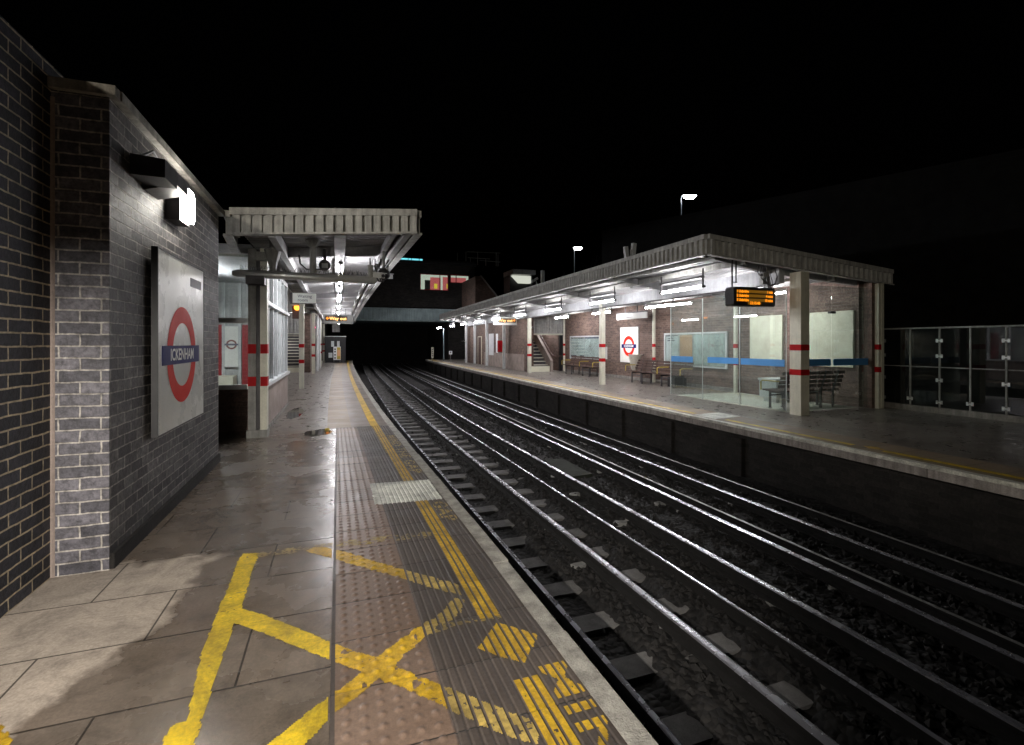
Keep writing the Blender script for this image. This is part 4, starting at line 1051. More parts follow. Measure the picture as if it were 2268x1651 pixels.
for q in (.4,.65,.9,1.1): mb.tube([(-.2,41.19,q),(-.2,41.198,q)], .07, 10)
mb.build('symbols', M['dark_steel'], t)
mb = MB(); mb.box(-.3,-.27,41.27,41.3,0,.3); mb.box(.16,.19,41.27,41.3,0,.3); mb.build('leg', M['steel_grey'], t)
t = thing('blank_board', 'square grey blank board hanging below the near canopy\'s distant end', 'board', (-.15,38,2.2))
mb = MB(); mb.box(-.38,.14,38,38.06,2.40,3.02); mb.build('panel', M['steel_grey'], t)
mb = MB(); mb.box(-.14,-.10,38.02,38.05,3.02,3.3); mb.build('hanger', M['dark_steel'], t)
for i, (px, py, D, s) in enumerate([(697,698,26,.09),(701,722,30,.1)]):
    p = at(px, py, D); cctv('security_camera', ['dark camera on the post right of the near staircase','lower dark camera further along the near posts'][i], tuple(p), .3)
t = MB(); p = at(700,722,28.5); t.tube([(p.x,p.y-.03,p.z-.1),(p.x,p.y,p.z-.1)], .05, 10); tag(t.build('red_light', M['red_led']), 'tiny glowing red light by the distant near platform posts', 'indicator light')
# small yellow stud, then two glossy puddles on the near platform
t = MB(); p = G(725,953); t.tube([(p.x,p.y,0.001),(p.x,p.y,.035)], [.05,.03], 8); tag(t.build('marker_stud', M['yellow_arm']), 'small yellow stud beside the tactile strip near the puddle', 'stud')
for i, poly in enumerate([[(640,908),(655,905),(672,908),(668,918),(650,930),(640,926)], [(672,958),(690,953),(722,955),(735,960),(715,964),(690,964)]]):
    g4 = [G(a,b) for a, b in poly]; mx_ = sum(p.x for p in g4)/len(g4); my_ = sum(p.y for p in g4)/len(g4); rx_ = (max(p.x for p in g4)-min(p.x for p in g4))/2; ry_ = (max(p.y for p in g4)-min(p.y for p in g4))/2
    mb = MB(); mb.prism([(mx_+rx_*math.cos(a)*(1+.35*mnoise.noise(Vector((2*math.cos(a),2*math.sin(a),i*5.0)))), my_+ry_*math.sin(a)*(1+.35*mnoise.noise(Vector((2*math.cos(a),2*math.sin(a),9+i))))) for a in np.linspace(0, 2*math.pi, 41)[:-1]], .0015, .003, 'z')
    m, nt, b_, out = new_mat('puddle%d' % i); b_.inputs['Base Color'].default_value = (.03,.028,.025,1); b_.inputs['Roughness'].default_value = .03
    struct(mb.build('puddle', m))
# ------------------------------------------------------------------ far platform building
XWL = 12.2
fb = thing('platform_building', 'long red-brown brick building wall behind the far platform benches and shelter', 'building', (XWL, 16, 0))
mb = MB(); mb.box(XWL, XWL+.3, 8.45, 25.3, 0, 3.25); mb.build('wall', M['brick_red'], fb)
mb = MB(); mb.box(12.30, 12.62, 8.20, 8.40, 0, 3.2); mb.build('end_pier', M['brick_brown'], fb)
mb = MB(); mb.box(12.50, 12.58, 8.10, 8.199, 0, 3.05); mb.build('end_strip', M['cream'], fb)
mb = MB(); mb.box(XWL-.06, XWL, 12.4, 25.2, 0, .12); mb.build('kerb', M['concrete'], fb)
b2 = thing('brick_block', 'brick block with blank posters and a door beyond the far staircase', 'building', (9.9, 32, 0))
XB2 = 9.86
f2 = lambda y: XB2+BACK(y)-.15
mb = MB(); ys = [25.4, 28, 31, 34, 37, 39.5]
for i in range(len(ys)-1):
    a, b = ys[i], ys[i+1]; mb.prism([(f2(a),a),(f2(a)+.12,a),(f2(b)+.12,b),(f2(b),b)], .0, 3.35, 'z')
mb.box(f2(32)+.13, 13.5, 32.4, 32.6, 0, 3.35); mb.build('wall', M['brick_brown'], b2)
mb = MB(); 
for i in range(3):
    a, b = ys[i], ys[i+1]; mb.prism([(f2(a)-.012,a),(f2(a),a),(f2(b),b),(f2(b)-.012,b)], .0, .95, 'z')
mb.build('render_band', M['render_wall'], b2)
mb = MB(); mb.box(f2(25.4)-.05, f2(25.4)+.34, 24.95, 25.399, 0, 3.3); mb.build('corner_pier', M['brick_brown'], b2)
# shutter for hidden gaps beyond
def wall_item(name, label, cat, X, pxs, zs, mat, d=.03, group=None, frame=None):
    y1 = onX(pxs[0], X); y0 = onX(pxs[1], X)
    t = thing(name, label, cat, (X, (y0+y1)/2, zs[0]), group)
    mb = MB(); mb.box(X-d, X-.004, y0, y1, zs[0], zs[1]); mb.build('sheet', M[mat], t)
    if frame:
        mb = MB(); e = .05
        for a0,a1,b0,b1 in ((y0-e,y0,zs[0]-e,zs[1]+e),(y1,y1+e,zs[0]-e,zs[1]+e),(y0,y1,zs[0]-e,zs[0]),(y0,y1,zs[1],zs[1]+e)): mb.box(X-d-.02, X-.003, a0, a1, b0, b1)
        mb.build('frame', M[frame], t)
    return t
def zat(px, py, X):
    D = F*X/(CS*(px-HX)); return EYE+(HY-py)/F*D
Xb = 10.02
gp = 'blank poster panels on the far brick block'
wall_item('poster', 'tall blank white poster left of the red box sign', 'poster', Xb, (1083.7,1094), (zat(1089,787,Xb), zat(1089,739.5,Xb)), 'paper_white', group=gp)
wall_item('poster', 'tall blank white poster half behind the red box sign', 'poster', Xb, (1099.4,1110.5), (zat(1105,787,Xb), zat(1105,739.5,Xb)), 'paper_white', group=gp)
t = wall_item('poster', 'dark framed picture poster between two pale posters', 'poster', Xb, (1122.5,1135), (zat(1129,793,Xb), zat(1129,735,Xb)), 'dark_steel', group=gp, frame='alu')
y0 = onX(1134, Xb); y1 = onX(1124, Xb)
mb = MB(); mb.box(Xb-.034,Xb-.0315,y0+.1,y0+.5,1.95,2.3) ; mb.box(Xb-.034,Xb-.0315,y0+.2,y1-.15,1.72,1.82); mb.prism([(y0+.35,.85),(y0+.75,.85),(y0+.62,1.6),(y0+.48,1.6)], Xb-.034, Xb-.0315, 'x'); mb.build('picture', M['paper'], t)
wall_item('poster', 'pale poster with a torn corner beside the far staircase', 'poster', Xb, (1138.5,1152), (zat(1145,791,Xb), zat(1145,737,Xb)), 'paper_white', group=gp)
t = thing('red_box_sign', 'small red box sign on a pole before the blank posters', 'sign', (9.55, 28.9, 1.2))
p = at(1110, 767, 30.0); mb = MB(); mb.box(p.x-.22,p.x+.14,p.y-.08,p.y+.08,p.z-.36,p.z+.34); mb.build('box', M['red'], t)
mb = MB(); mb.box(p.x+.14,p.x+.20,p.y-.03,p.y+.03,0,3.2); mb.build('pole', M['dark_steel'], t)
t = wall_item('door', 'brown door with a pale frame in the far brick block', 'door', Xb+.05, (1060,1067), (0, zat(1063,747,Xb)), 'wood', frame='board_cream')
Xc = 10.25; yq = onX(1038, Xc)
roundel('station_sign', 'small distant roundel sign beyond the brown door', (Xc-.06, yq, 1.62), (0,-1,0) if False else (0,-1,0), (0,0,1), .98, (-.75,.75), (-.85,.85), 1.62, None, board_depth=.04)
wall_item('notice_plate', 'small white plate high above the distant roundel', 'notice', Xc, (1038,1045), (zat(1041,731,Xc), zat(1041,717,Xc)), 'paper_white')
# far staircase with parapet
t = stairs('staircase with sloping brick parapet on the far platform', 9.98, 11.15, 24.85, 14, .19, .265, None)
ribbed_fascia((9.95,25.35),(12.2,25.35),2.16,3.3,2.16,3.3,.17,(0,-1),.03,.02).build('header_panel', M['fascia'], t)
mb = MB(); mb.box(9.95,12.2,25.30,25.42,2.05,2.16); mb.build('lintel', M['cream'], t)
mb = MB(); mb.prism([(24.7,0),(24.7,.62),(28.3,3.2),(28.3,0)], 11.16, 11.3, 'x'); mb.build('parapet', M['render_wall'], t)
mb = MB(); mb.box(11.31,12.2,29.5,29.7,0,3.3); mb.box(12.0,12.2,25.5,29.5,0,3.3); mb.build('stairwell_wall', M['brick_red'], t)
mb = MB(); mb.tube([(11.42,24.9,.86),(11.42,25.2,.98),(11.42,28.2,3.1)], .03, 6); mb.tube([(11.42,24.9,.86),(11.98,24.85,.86)], .03, 6); mb.build('handrail', M['wood'], t)
mb = MB(); mb.box(12.0,12.2,25.26,25.44,0,2.05); mb.build('door_post', M['sign_blue'] if False else M['black'], t)
tube_light('unseen tube added behind the far staircase header to brighten the stairwell', 11.75, 25.9, 2.75, 1.2, rod=.2, group='hanging fluorescent lights')  # out of sight, added to brighten the stairwell brick
tube_light('unseen tube added behind the near staircase header to brighten the steps', -3.0, 28.9, 2.7, 1.2, rod=.2, group='hanging fluorescent lights')  # hidden by the header, added because the near steps stayed dark
# roundel two
roundel('station_sign', 'white ICKENHAM roundel sign on the red brick wall between benches', (XWL-.05, onX(1392.5,XWL-.05), 1.46), (0,-1,0), (0,0,1), .90, (-.68,.72), (-.72,.83), 1.46, 'ICKENHAM', board_depth=.045)
# bench
def bench(label, c, length, ang, group='slatted wooden platform benches', arms=(0,.5,1.0), nseat=5):
    t = thing('bench', label, 'bench', c, group); cx_, cy_, _ = c
    R = Matrix.Translation(Vector(c)) @ Matrix.Rotation(ang, 4, 'Z')
    def tr(mb): mb.v = [tuple(R @ Vector(v)) for v in mb.v]; return mb
    L = length
    s = MB(); bk = MB()
    for i in range(nseat):
        a = -L/2+i*L/nseat+.015; b = a+L/nseat-.03
        for k in range(5): y = -.02-.085*k; s.box(a, b, y-.036, y+.036, .43+.006*k-.012, .455+.006*k)
        for k in range(4): z = .52+.105*k; y = .06+.035*k; bk.box(a, b, y-.012, y+.012, z, z+.075)
    tr(s).build('seat', M['wood'], t); tr(bk).build('backrest', M['wood'], t)
    for i, f in enumerate((.12,.32,.68,.88)):
        x = -L/2+f*L; m = MB(); m.box(x-.022,x+.022,-.40,-.36,0,.42); m.box(x-.022,x+.022,.02,.06,0,.44); m.box(x-.022,x+.022,-.40,.06,.38,.425); m.bar((x,.04,.42),(x,.19,.93),.03,.04,(1,0,0)); m.box(x-.03,x+.03,-.42,-.34,0,.015)
        tr(m).build('leg', M['dark_steel'], t)
    m = MB(); m.box(-L/2+.12*L, -L/2+.32*L, -.39,-.36,.30,.33); m.box(-L/2+.68*L, -L/2+.88*L, -.39,-.36,.30,.33); tr(m).build('stretcher', M['dark_steel'], t)
    for f in arms:
        x = -L/2+f*L; m = MB(); m.tube([(x,-.42,.45),(x,-.42,.66),(x,-.36,.69),(x,.10,.69)], .018, 8); tr(m).build('armrest', M['yellow_arm'], t)
    return t
gb = 'slatted wooden platform benches'
bench('brown slatted bench with yellow armrests below the map case', (11.62, 21.7, 0), 3.3, -math.pi/2, gb, (0.0,.60,1.0))
bench('brown slatted bench with yellow armrests right of the second roundel', (11.62, 15.6, 0), 3.4, -math.pi/2, gb, (0.0,.62,1.0))
bench('dark slatted bench seen from behind inside the glass shelter', (10.85, 8.75, 0), 2.1, math.pi, gb, (1.0,))
# poster cases
def case(label, x0px, x1px, z0, z1, panels):
    X = XWL; ya = onX(x0px, X); yb = onX(x1px, X)
    t = thing('poster_case', label, 'poster case', (X, (ya+yb)/2, z0), 'framed poster cases')
    mb = MB(); mb.box(X-.05, X-.003, yb, ya, z0, z1); mb.build('backing', M['alu'], t)
    e = .05; mb = MB()
    for a0,a1,b0,b1 in ((yb-.02,yb+e,z0,z1),(ya-e,ya+.02,z0,z1),(yb+e,ya-e,z0,z0+e),(yb+e,ya-e,z1-e,z1)): mb.box(X-.085, X-.052, a0,a1,b0,b1)
    mb.build('frame', M['white'], t)
    n = len(panels); wd = (ya-yb-2*e)/n
    for i, pn in enumerate(panels):          # first = far side
        q1 = ya-e-i*wd; q0 = q1-wd
        mb = MB(); mb.box(X-.060, X-.0515, q0+.05, q1-.05, z0+.10, z1-.09); p = mb.build('poster', M[pn['m']], t)
        mb = MB()
        for a in pn.get('bars', []): mb.box(X-.063, X-.0605, q1-.05-a[1]*(wd-.1), q1-.05-a[0]*(wd-.1), z0+.1+a[2]*(z1-z0-.19), z0+.1+a[3]*(z1-z0-.19))
        if mb.f: mb.build('print', M[pn.get('bm','sign_text')], p)
        mb = MB()
        for k in range(pn.get('lines', 0)):
            a = random.uniform(0, 6.28); cxx = (q0+q1)/2; czz = (z0+z1)/2; r0 = random.uniform(.05,.30)
            p0 = Vector((X-.0625, cxx+r0*math.cos(a), czz+r0*math.sin(a))); p1 = p0+Vector((0, random.choice((-.2,0,.2)), random.choice((-.15,.1,.2))))
            mb.bar(p0, p1, .008, .001, (1,0,0))
        if mb.f: mb.build('map_lines', M['steel_grey'], p)
    mb = MB(); mb.box(X-.088, X-.084, yb+e, ya-e, z0+e, z1-e); mb.build('cover_glass', M['glass'], t)
    return t
case('double white map case above the bench beside the far staircase', 1265.4, 1330.8, .74, 1.97, [dict(m='paper', bars=[(0,1,.95,1.0),(0,.45,0,.10),(.72,1,0,.10)], lines=40), dict(m='paper', bars=[(0,1,.95,1.0)], bm='sign_blue', lines=40)])
case('long poster case partly behind the shelter glass', 1475.2, 1613, .73, 1.98, [dict(m='paper_white', bars=[(0,1,.97,1.0),(.1,.6,.88,.90),(.1,.7,.80,.83)]), dict(m='orange_paper'), dict(m='paper', lines=22), dict(m='paper', lines=22, bars=[(.2,.8,.62,.64)], bm='steel_grey')])
case_art = None
# litter bag on hoop
t = thing('bin_bag', 'grey plastic bin bag hanging open from a wall hoop beside the bench', 'bin bag', (11.75, 17.35, .45))
p = (11.72, 17.45)
mb = MB(); rr = [.06,.13,.17,.22,.25,.28]; zz_ = [.42,.5,.65,.85,1.0,1.10]
mb.tube([(p[0]+.01*i, p[1], z) for i, z in enumerate(zz_)], rr, 14, caps=False); mb.build('bag', M['bag'], t, smooth=True)
mb = MB(); mb.tube([(p[0]+.05+.285*math.cos(a), p[1]+.285*math.sin(a), 1.10) for a in np.linspace(0,2*math.pi,20)], .016, 6); mb.build('hoop', M['bag'], t)
mb = MB(); mb.box(p[0]-.02,XWL-.001,p[1]-.02,p[1]+.02,1.06,1.08) if False else mb.box(p[0]+.3,XWL-.001,p[1]-.02,p[1]+.02,1.07,1.10); mb.build('bracket', M['dark_steel'], t)
t = MB(); t.prism([(11.35,14.35),(11.8,14.3),(11.85,14.8),(11.4,14.85)], 0, .36, 'z'); t.prism([(11.42,14.42),(11.75,14.38),(11.78,14.72),(11.46,14.75)], .36, .42, 'z'); tag(t.build('storage_box', M['black']), 'low black box under the end of the bench by the shelter glass', 'box')
# platform sign hanging (two lines)
t = thing('hanging_sign', 'long white sign reading Westbound platform hanging above the second roundel', 'sign', (11.3, 18, 2.6))
p0 = at(1366.6, 704, 20.6); p1 = at(1431, 704, 18.9)
Xs = 11.25; ya = onX(1366, Xs); yb = onX(1430, Xs); z1s = zat(1398, 691.5, Xs); z0s = zat(1398, 707, Xs)
mb = MB(); mb.box(Xs, Xs+.08, yb, ya, z0s, z1s-.05); mb.build('panel', M['sign_dim'], t)
mb = MB(); mb.box(Xs-.01, Xs+.09, yb-.01, ya+.01, z1s-.05, z1s); 
for q in (.3,.7): mb.box(Xs+.02, Xs+.05, yb+q*(ya-yb)-.015, yb+q*(ya-yb)+.015, z1s, 3.2)
mb.build('hanger', M['dark_steel'], t)
hs = z1s-.05-z0s; yc_ = (ya+yb)/2
put_text('Towards Uxbridge', (Xs-.004, ya-.22, z0s+hs*.72), (0,-1,0), (0,0,1), hs*.34, M['sign_text'], t, align='LEFT')
put_text('Westbound platform 1', (Xs-.004, ya-.22, z0s+hs*.34), (0,-1,0), (0,0,1), hs*.42, M['sign_text'], t, align='LEFT')
# blank cream boards in the shelter
gq = 'blank cream boards in the glass shelter'
wall_item('blank_board', 'blank cream board on the shelter wall left of the corner post', 'board', XWL, (1664,1735.4), (.98,2.42), 'board_cream', .06, gq)
wall_item('blank_board', 'blank cream board on the shelter wall right of the corner post', 'board', XWL, (1796.4,1893), (.98,2.42), 'board_cream', .06, gq)
# shelter
sh = thing('glass_shelter', 'frameless glass shelter with blue warning stripes on the far platform', 'shelter', (10.8, 10.3, 0))
XG2 = 9.72
pf = MB(); pf.quad((XG2+.01,8.36,.004),(12.1,8.36,.004),(12.1,12.3,.004),(XG2+.01,12.3,.004)); pf.build('floor', M['pale_floor'], sh)
for a, b in ((8.38,9.75),(9.765,11.1),(11.115,12.5)):
    mb = MB(); mb.box(XG2-.006, XG2+.006, a, b, .03, 2.86); mb.build('glass_pane', M['glass_shelter'], sh)
for a, b in ((9.84,11.05),(11.07,12.38)):
    mb = MB(); mb.box(a, b, 8.30, 8.312, .03, 2.95); mb.build('glass_pane', M['glass_shelter'], sh)
for y in (8.38,9.757,11.107,12.5):
    mb = MB(); mb.box(XG2-.009, XG2+.009, y-.007, y+.007, .0, 2.86); mb.build('glass_edge', M['paper'], sh)
for a, b, c, d in ((8.42,9.72,1.05,1.21),(9.79,10.9,1.05,1.21),(11.5,12.47,1.03,1.20)): mb = MB(); mb.box(XG2-.010, XG2-.007, a, b, c, d); mb.build('blue_stripe', M['blue_film'], sh)
mb = MB(); mb.prism([(9.86,1.06),(11.0,1.06),(11.03,1.09),(11.03,1.19),(11.0,1.22),(9.86,1.22)], 8.292, 8.298, 'y'); mb.build('blue_stripe', M['blue_film'], sh)
mb = MB(); mb.prism([(11.11,1.09),(11.14,1.06),(12.36,1.06),(12.36,1.22),(11.14,1.22),(11.11,1.19)], 8.292, 8.298, 'y'); mb.build('blue_stripe', M['blue_film'], sh)
mb = MB(); mb.box(10.98,11.15,8.26,8.34,2.30,2.35); mb.build('clamp', M['black'], sh)
t = MB(); t.prism([(10.95,9.75),(11.95,9.75),(11.95,10.3),(10.95,10.3)], .10, .58, 'z'); t.prism([(10.9,9.72),(12.0,9.72),(11.97,10.33),(10.93,10.33)], .58, .64, 'z'); t.box(11.0,11.1,9.8,10.2,0,.10); t.box(11.8,11.9,9.8,10.2,0,.10)
tag(t.build('salt_bin', M['white']), 'pale lidded storage bin behind the bench in the glass shelter', 'bin')
# departures board
t = thing('departure_board', 'black hanging departure board with orange train times', 'display', (8.8, 8.35, 2.6))
bx0, bx1, by0, by1, bz0, bz1 = 8.18, 9.38, 8.38, 8.63, 2.42, 2.84
mb = MB(); c = .04
mb.prism([(bx0+c,bz0),(bx1-c,bz0),(bx1,bz0+c),(bx1,bz1-c),(bx1-c,bz1),(bx0+c,bz1),(bx0,bz1-c),(bx0,bz0+c)], by0, by1, 'y'); mb.build('housing', M['black'], t)
W = bx1-bx0
mb = MB()
for k in range(3):
    z = bz1-.055-.095*k; mb.box(bx0+.07, bx1-.07, by0-.004, by0-.001, z-.072, z-.008)
mb.box(bx0+.40, bx1-.42, by0-.004, by0-.001, bz0+.035, bz0+.095); mb.build('screen', M['amber_dim'], t)
for k, (a, b) in enumerate([('1 Uxbridge','1 min'),('2 Uxbridge','4 mins'),('3 Uxbridge','10 mins')]):
    z = bz1-.098-.095*k
    put_text(a, (bx0+.08, by0-.006, z), (1,0,0), (0,0,1), .088, M['amber'], t, align='LEFT', sx=.85, bold=.0016)
    put_text(b, (bx1-.08, by0-.006, z), (1,0,0), (0,0,1), .088, M['amber'], t, align='RIGHT', sx=.85, bold=.0016)
put_text('23:15:48', (bx0+W/2, by0-.006, bz0+.068), (1,0,0), (0,0,1), .085, M['amber'], t, bold=.0016)
mb = MB(); mb.box(bx0+.05,bx0+.075,by0+.1,by0+.125,bz1,3.45); mb.box(bx0+.16,bx0+.18,by0+.1,by0+.12,bz1+.1,3.45); mb.box(bx0+.05,bx0+.2,by0+.1,by0+.12,bz1+.1,bz1+.12); mb.box(bx1-.2,bx1-.18,by0+.1,by0+.12,bz1,3.3); mb.build('hanger', M['dark_steel'], t)
# camera cluster right of the board
cctv('security_camera', 'grey camera above the departure board under the canopy fascia', (8.98, 8.30, 3.12), -1.2)
t = thing('control_boxes', 'cluster of grey boxes and looping cables beside the shelter corner post', 'control boxes', (9.2, 8.5, 3.0))
mb = MB(); mb.box(9.04,9.14,8.4,8.5,2.93,3.08); mb.box(9.19,9.27,8.42,8.55,2.86,3.12); mb.build('box', M['steel_grey'], t)
mb = MB()
for i in range(5):
    q = wire([(8.85+.08*i,8.34,3.32),(8.80+.09*i,8.33,3.18),(8.95+.07*i,8.33,3.02),(9.12+.04*i,8.35,2.92-.02*i),(9.16+.03*i,8.36,2.84)], .010); mb.add(q.v, q.f)
q = wire([(9.33,8.34,3.28),(9.38,8.33,3.1),(9.33,8.33,2.95),(9.20,8.34,2.88)], .012); mb.add(q.v, q.f); mb.build('cable', M['dark_steel'], t)
# small camera & sensor on wall by stairs / under canopy
cctv('security_camera', 'white camera beside the far staircase header', (9.85, 24.6, 2.45), .8)
# glazed barrier at right
fn = thing('barrier_fence', 'dark glazed barrier with pale frame and clips along the far platform\'s right end', 'fence', (12.9, 4, 0))
XFN = 12.88
mb = MB(); mb.box(XFN-.06, XFN+.06, -6, 8.55, 0, .13); mb.build('base_kerb', M['concrete'], fn)
ypost = [onX(x, XFN) for x in (1957,2017,2082,2150,2230)]; dlt = 1.03
yv = list(ypost); 
while yv[-1] > -5: yv.append(yv[-1]-.75)
for i in range(len(yv)-1):
    mb = MB(); mb.box(XFN-.004, XFN+.004, yv[i+1]+.02, yv[i]-.02, .15, 1.03); mb.box(XFN-.004, XFN+.004, yv[i+1]+.02, yv[i]-.02, 1.06, 1.92); mb.build('glass_pane', M['glass_dark'], fn)
for i, y in enumerate(yv):
    mb = MB(); mb.box(XFN-.022, XFN+.022, y-.016, y+.016, .1, 1.95); mb.build('upright', M['steel_grey'], fn)
mb = MB(); mb.box(XFN-.018, XFN+.018, yv[-1], yv[0], 1.93, 1.965); mb.box(XFN-.014, XFN+.014, yv[-1], yv[0], 1.035, 1.055); mb.build('rail', M['steel_grey'], fn)
for i, y in enumerate(yv[:9]):
    for z in ((.25,.75,1.3,1.65) if i%2 == 0 else (.28,)):
        mb = MB(); mb.box(XFN-.035, XFN-.02, y-.065, y-.025, z-.04, z+.04); mb.box(XFN-.035, XFN-.02, y+.025, y+.065, z-.04, z+.04); mb.box(XFN-.03,XFN-.022,y-.03,y+.03,z-.012,z+.012); mb.build('clip', M['alu'], fn)
# ------------------------------------------------------------------ bridge and booking hall
YBR = 46.5
br = thing('road_bridge', 'pale blue-grey girder bridge crossing over the tracks', 'bridge', (5, YBR, 3.7))
zb0 = zat(900, 0, 1)*0+EYE+(HY-711)/F*depth(5,YBR); zb1 = EYE+(HY-683)/F*depth(5,YBR)
mb = MB(); mb.box(-8, 16, YBR, YBR+12, zb0, zb1); mb.build('girder', M['bridge_paint'], br)
mb = MB(); mb.box(-8, 16, YBR-.15, YBR, zb0-.02, zb0+.12); mb.box(-8, 16, YBR-.15, YBR, zb1-.1, zb1+.02); mb.build('flange', M['bridge_paint'], br)
mb = MB(); mb.box(-8, -1.0, YBR+.5, YBR+12, -1.3, zb0-.03); mb.build('abutment', M['brick_black'], br); mb = MB(); mb.box(10.2, 16, YBR+.5, YBR+12, -1.3, zb0-.03); mb.build('abutment', M['brick_black'], br)
mb = MB(); mb.box(-8,16,YBR+12,YBR+12.5,-1.3,zb1); mb.build('far_wall', M['brick_black'], br)
Db = depth(6, YBR)
def B(px, py, Y=YBR):     # point on the plane Y=const
    u = (px-CX)/F; k = Y/(CS-u*SN); return Vector(((SN+u*CS)*k, Y, EYE+(HY-py)/F*k))
bh = thing('booking_hall', 'unlit brick booking hall on the bridge with two lit windows', 'building', (5, YBR, zb1))
top = B(1000, 588).z
def cut(mb, x0, x1, z0, z1, holes, y0, y1):
    xs = sorted({x0,x1,*[h[0] for h in holes],*[h[1] for h in holes]}); zs = sorted({z0,z1,*[h[2] for h in holes],*[h[3] for h in holes]})
    for i in range(len(xs)-1):
        for j in range(len(zs)-1):
            cxm, czm = (xs[i]+xs[i+1])/2, (zs[j]+zs[j+1])/2
            if any(h[0] < cxm < h[1] and h[2] < czm < h[3] for h in holes): continue
            mb.box(xs[i], xs[i+1], y0, y1, zs[j], zs[j+1])
w1 = (B(931,640).x, B(993.5,640).x, B(931,642).z, B(931,606).z); w2 = (B(998,620).x, B(1041,620).x, B(1000,626.5).z, B(1000,608).z)
cY = B(937,574); w3 = (B(885,574).x, B(937,574).x, B(900,577.5).z, B(900,571).z)
mb = MB(); cut(mb, -6, B(1052,640).x, zb1+.03, top, [w1, w2, w3], YBR+.1, YBR+.4); mb.build('wall', M['brick_black'], bh)
mb = MB(); mb.box(-6.2, B(1052,640).x+.1, YBR-.2, YBR+9, top, top+.25); mb.build('roof', M['black'], bh)
def window(hole, nm, mull):
    x0, x1, z0, z1 = hole
    mb = MB(); e = .06
    for a0,a1,b0,b1 in ((x0,x0+e,z0,z1),(x1-e,x1,z0,z1),(x0+e,x1-e,z0,z0+e),(x0+e,x1-e,z1-e,z1)): mb.box(a0,a1,YBR+.12,YBR+.2,b0,b1)
    for q in mull: mb.box(x0+(x1-x0)*q-.035, x0+(x1-x0)*q+.035, YBR+.12, YBR+.2, z0+e, z1-e)
    f = mb.build('window', M['door_red'] if nm == 'a' else M['offwhite'], bh)
    mb = MB(); mb.box(x0+e,x1-e,YBR+.155,YBR+.165,z0+e,z1-e); mb.build('pane', M['glass'], f)
    return f
window(w1, 'a', (.70,)); window(w2, 'a', (.30,)); 
# room behind: wall, doors and notices glow in place of lamplight on them
Z0, Z1 = w1[2]-.3, w1[3]+.3
rm = MB(); rm.box(w1[0]-.5, w2[1]+.5, YBR+2.6, YBR+2.7, Z0, Z1); rm.build('room_wall', M['lit_room'], bh)
rm = MB(); rm.box(w1[0]-.5, w2[1]+.5, YBR+.4, YBR+2.6, Z0-.1, Z0); rm.build('room_floor', M['render_wall'], bh)
m_rd = emit('lit_red', (.40,.085,.085), .45)
m_y = emit('lit_yellow', (.80,.62,.05), .35)
def inside(nm, m, rects, dy):
    q = MB()
    for a, b, c, d in rects: p0 = B(a, d, YBR+dy); p1 = B(b, c, YBR+dy); q.box(p0.x, p1.x, YBR+dy, YBR+dy+.04, p0.z, p1.z)
    q.build(nm, m, bh)
inside('room_door', m_rd, [(953,976,615.5,646)], 2.5); inside('room_door', m_rd, [(980.6,1032,616.5,646)], 2.5)
inside('dark_panel', M['dark_steel'], [(940.8,952.8,621,646)], 2.5)
inside('room_notice', m_y, [(961.7,968.6,629,639.5)], 2.45); inside('room_notice', m_y, [(989.5,994,629,639.5)], 2.45)
x0,x1,z0,z1 = w3
mb = MB(); mb.box(x0,x1,YBR+.3,YBR+.34,z0,z1); cyw = mb.build('lit_strip_window', M['lit_cyan'], bh)
mb = MB()
for q in (.38,.52,.85): mb.box(x0+(x1-x0)*q-.03,x0+(x1-x0)*q+.03,YBR+.22,YBR+.29,z0,z1)
mb.build('glazing_bar', M['black'], bh)
# roof railing
t = thing('roof_railing', 'thin pale guard rail standing on the booking hall roof', 'railing', (B(1060,580).x, YBR, top))
mb = MB(); YR = YBR+.6
P_ = lambda a, b: B(a, b, YR)
for a, b, c, d in ((1035,558,1108,561),(1036,571,1085,574),(1062,577,1108,581)): p, q = P_(a,b), P_(c,d); mb.bar(p, q, .05, .05)
for a, b, c in ((1013,560,580),(1032,558,582),(1058,558,590),(1042,572,588),(1099,560,590),(1076,574,592),(1103,564,592)): p = P_(a,b); q = P_(a,c); mb.bar(p, (p.x,p.y,top+.25), .05, .05)
mb.build('rail', M['steel_grey'], t)
# gable of the stair enclosure
sg = thing('stair_enclosure', 'brown brick stair enclosure with stepped sloping top right of the booking hall', 'stair enclosure', (B(1080,650).x, YBR-1, 3))
YG = 41.5
pts = [B(a, b, YG) for a, b in ((1053,700),(1053,612),(1064,612),(1106,665),(1125,664),(1142,683),(1150,700))]
mb = MB(); mb.prism([(p.x, p.z) for p in pts], YG, YG+5, 'y'); mb.build('wall', M['brick_brown'], sg)
mb = MB()
for i in (2,3,4):
    p, q = pts[i], pts[i+1]; mb.bar((p.x,YG-.05,p.z+.04),(q.x,YG-.05,q.z+.04), .3, .07)
mb.build('coping', M['concrete'], sg)
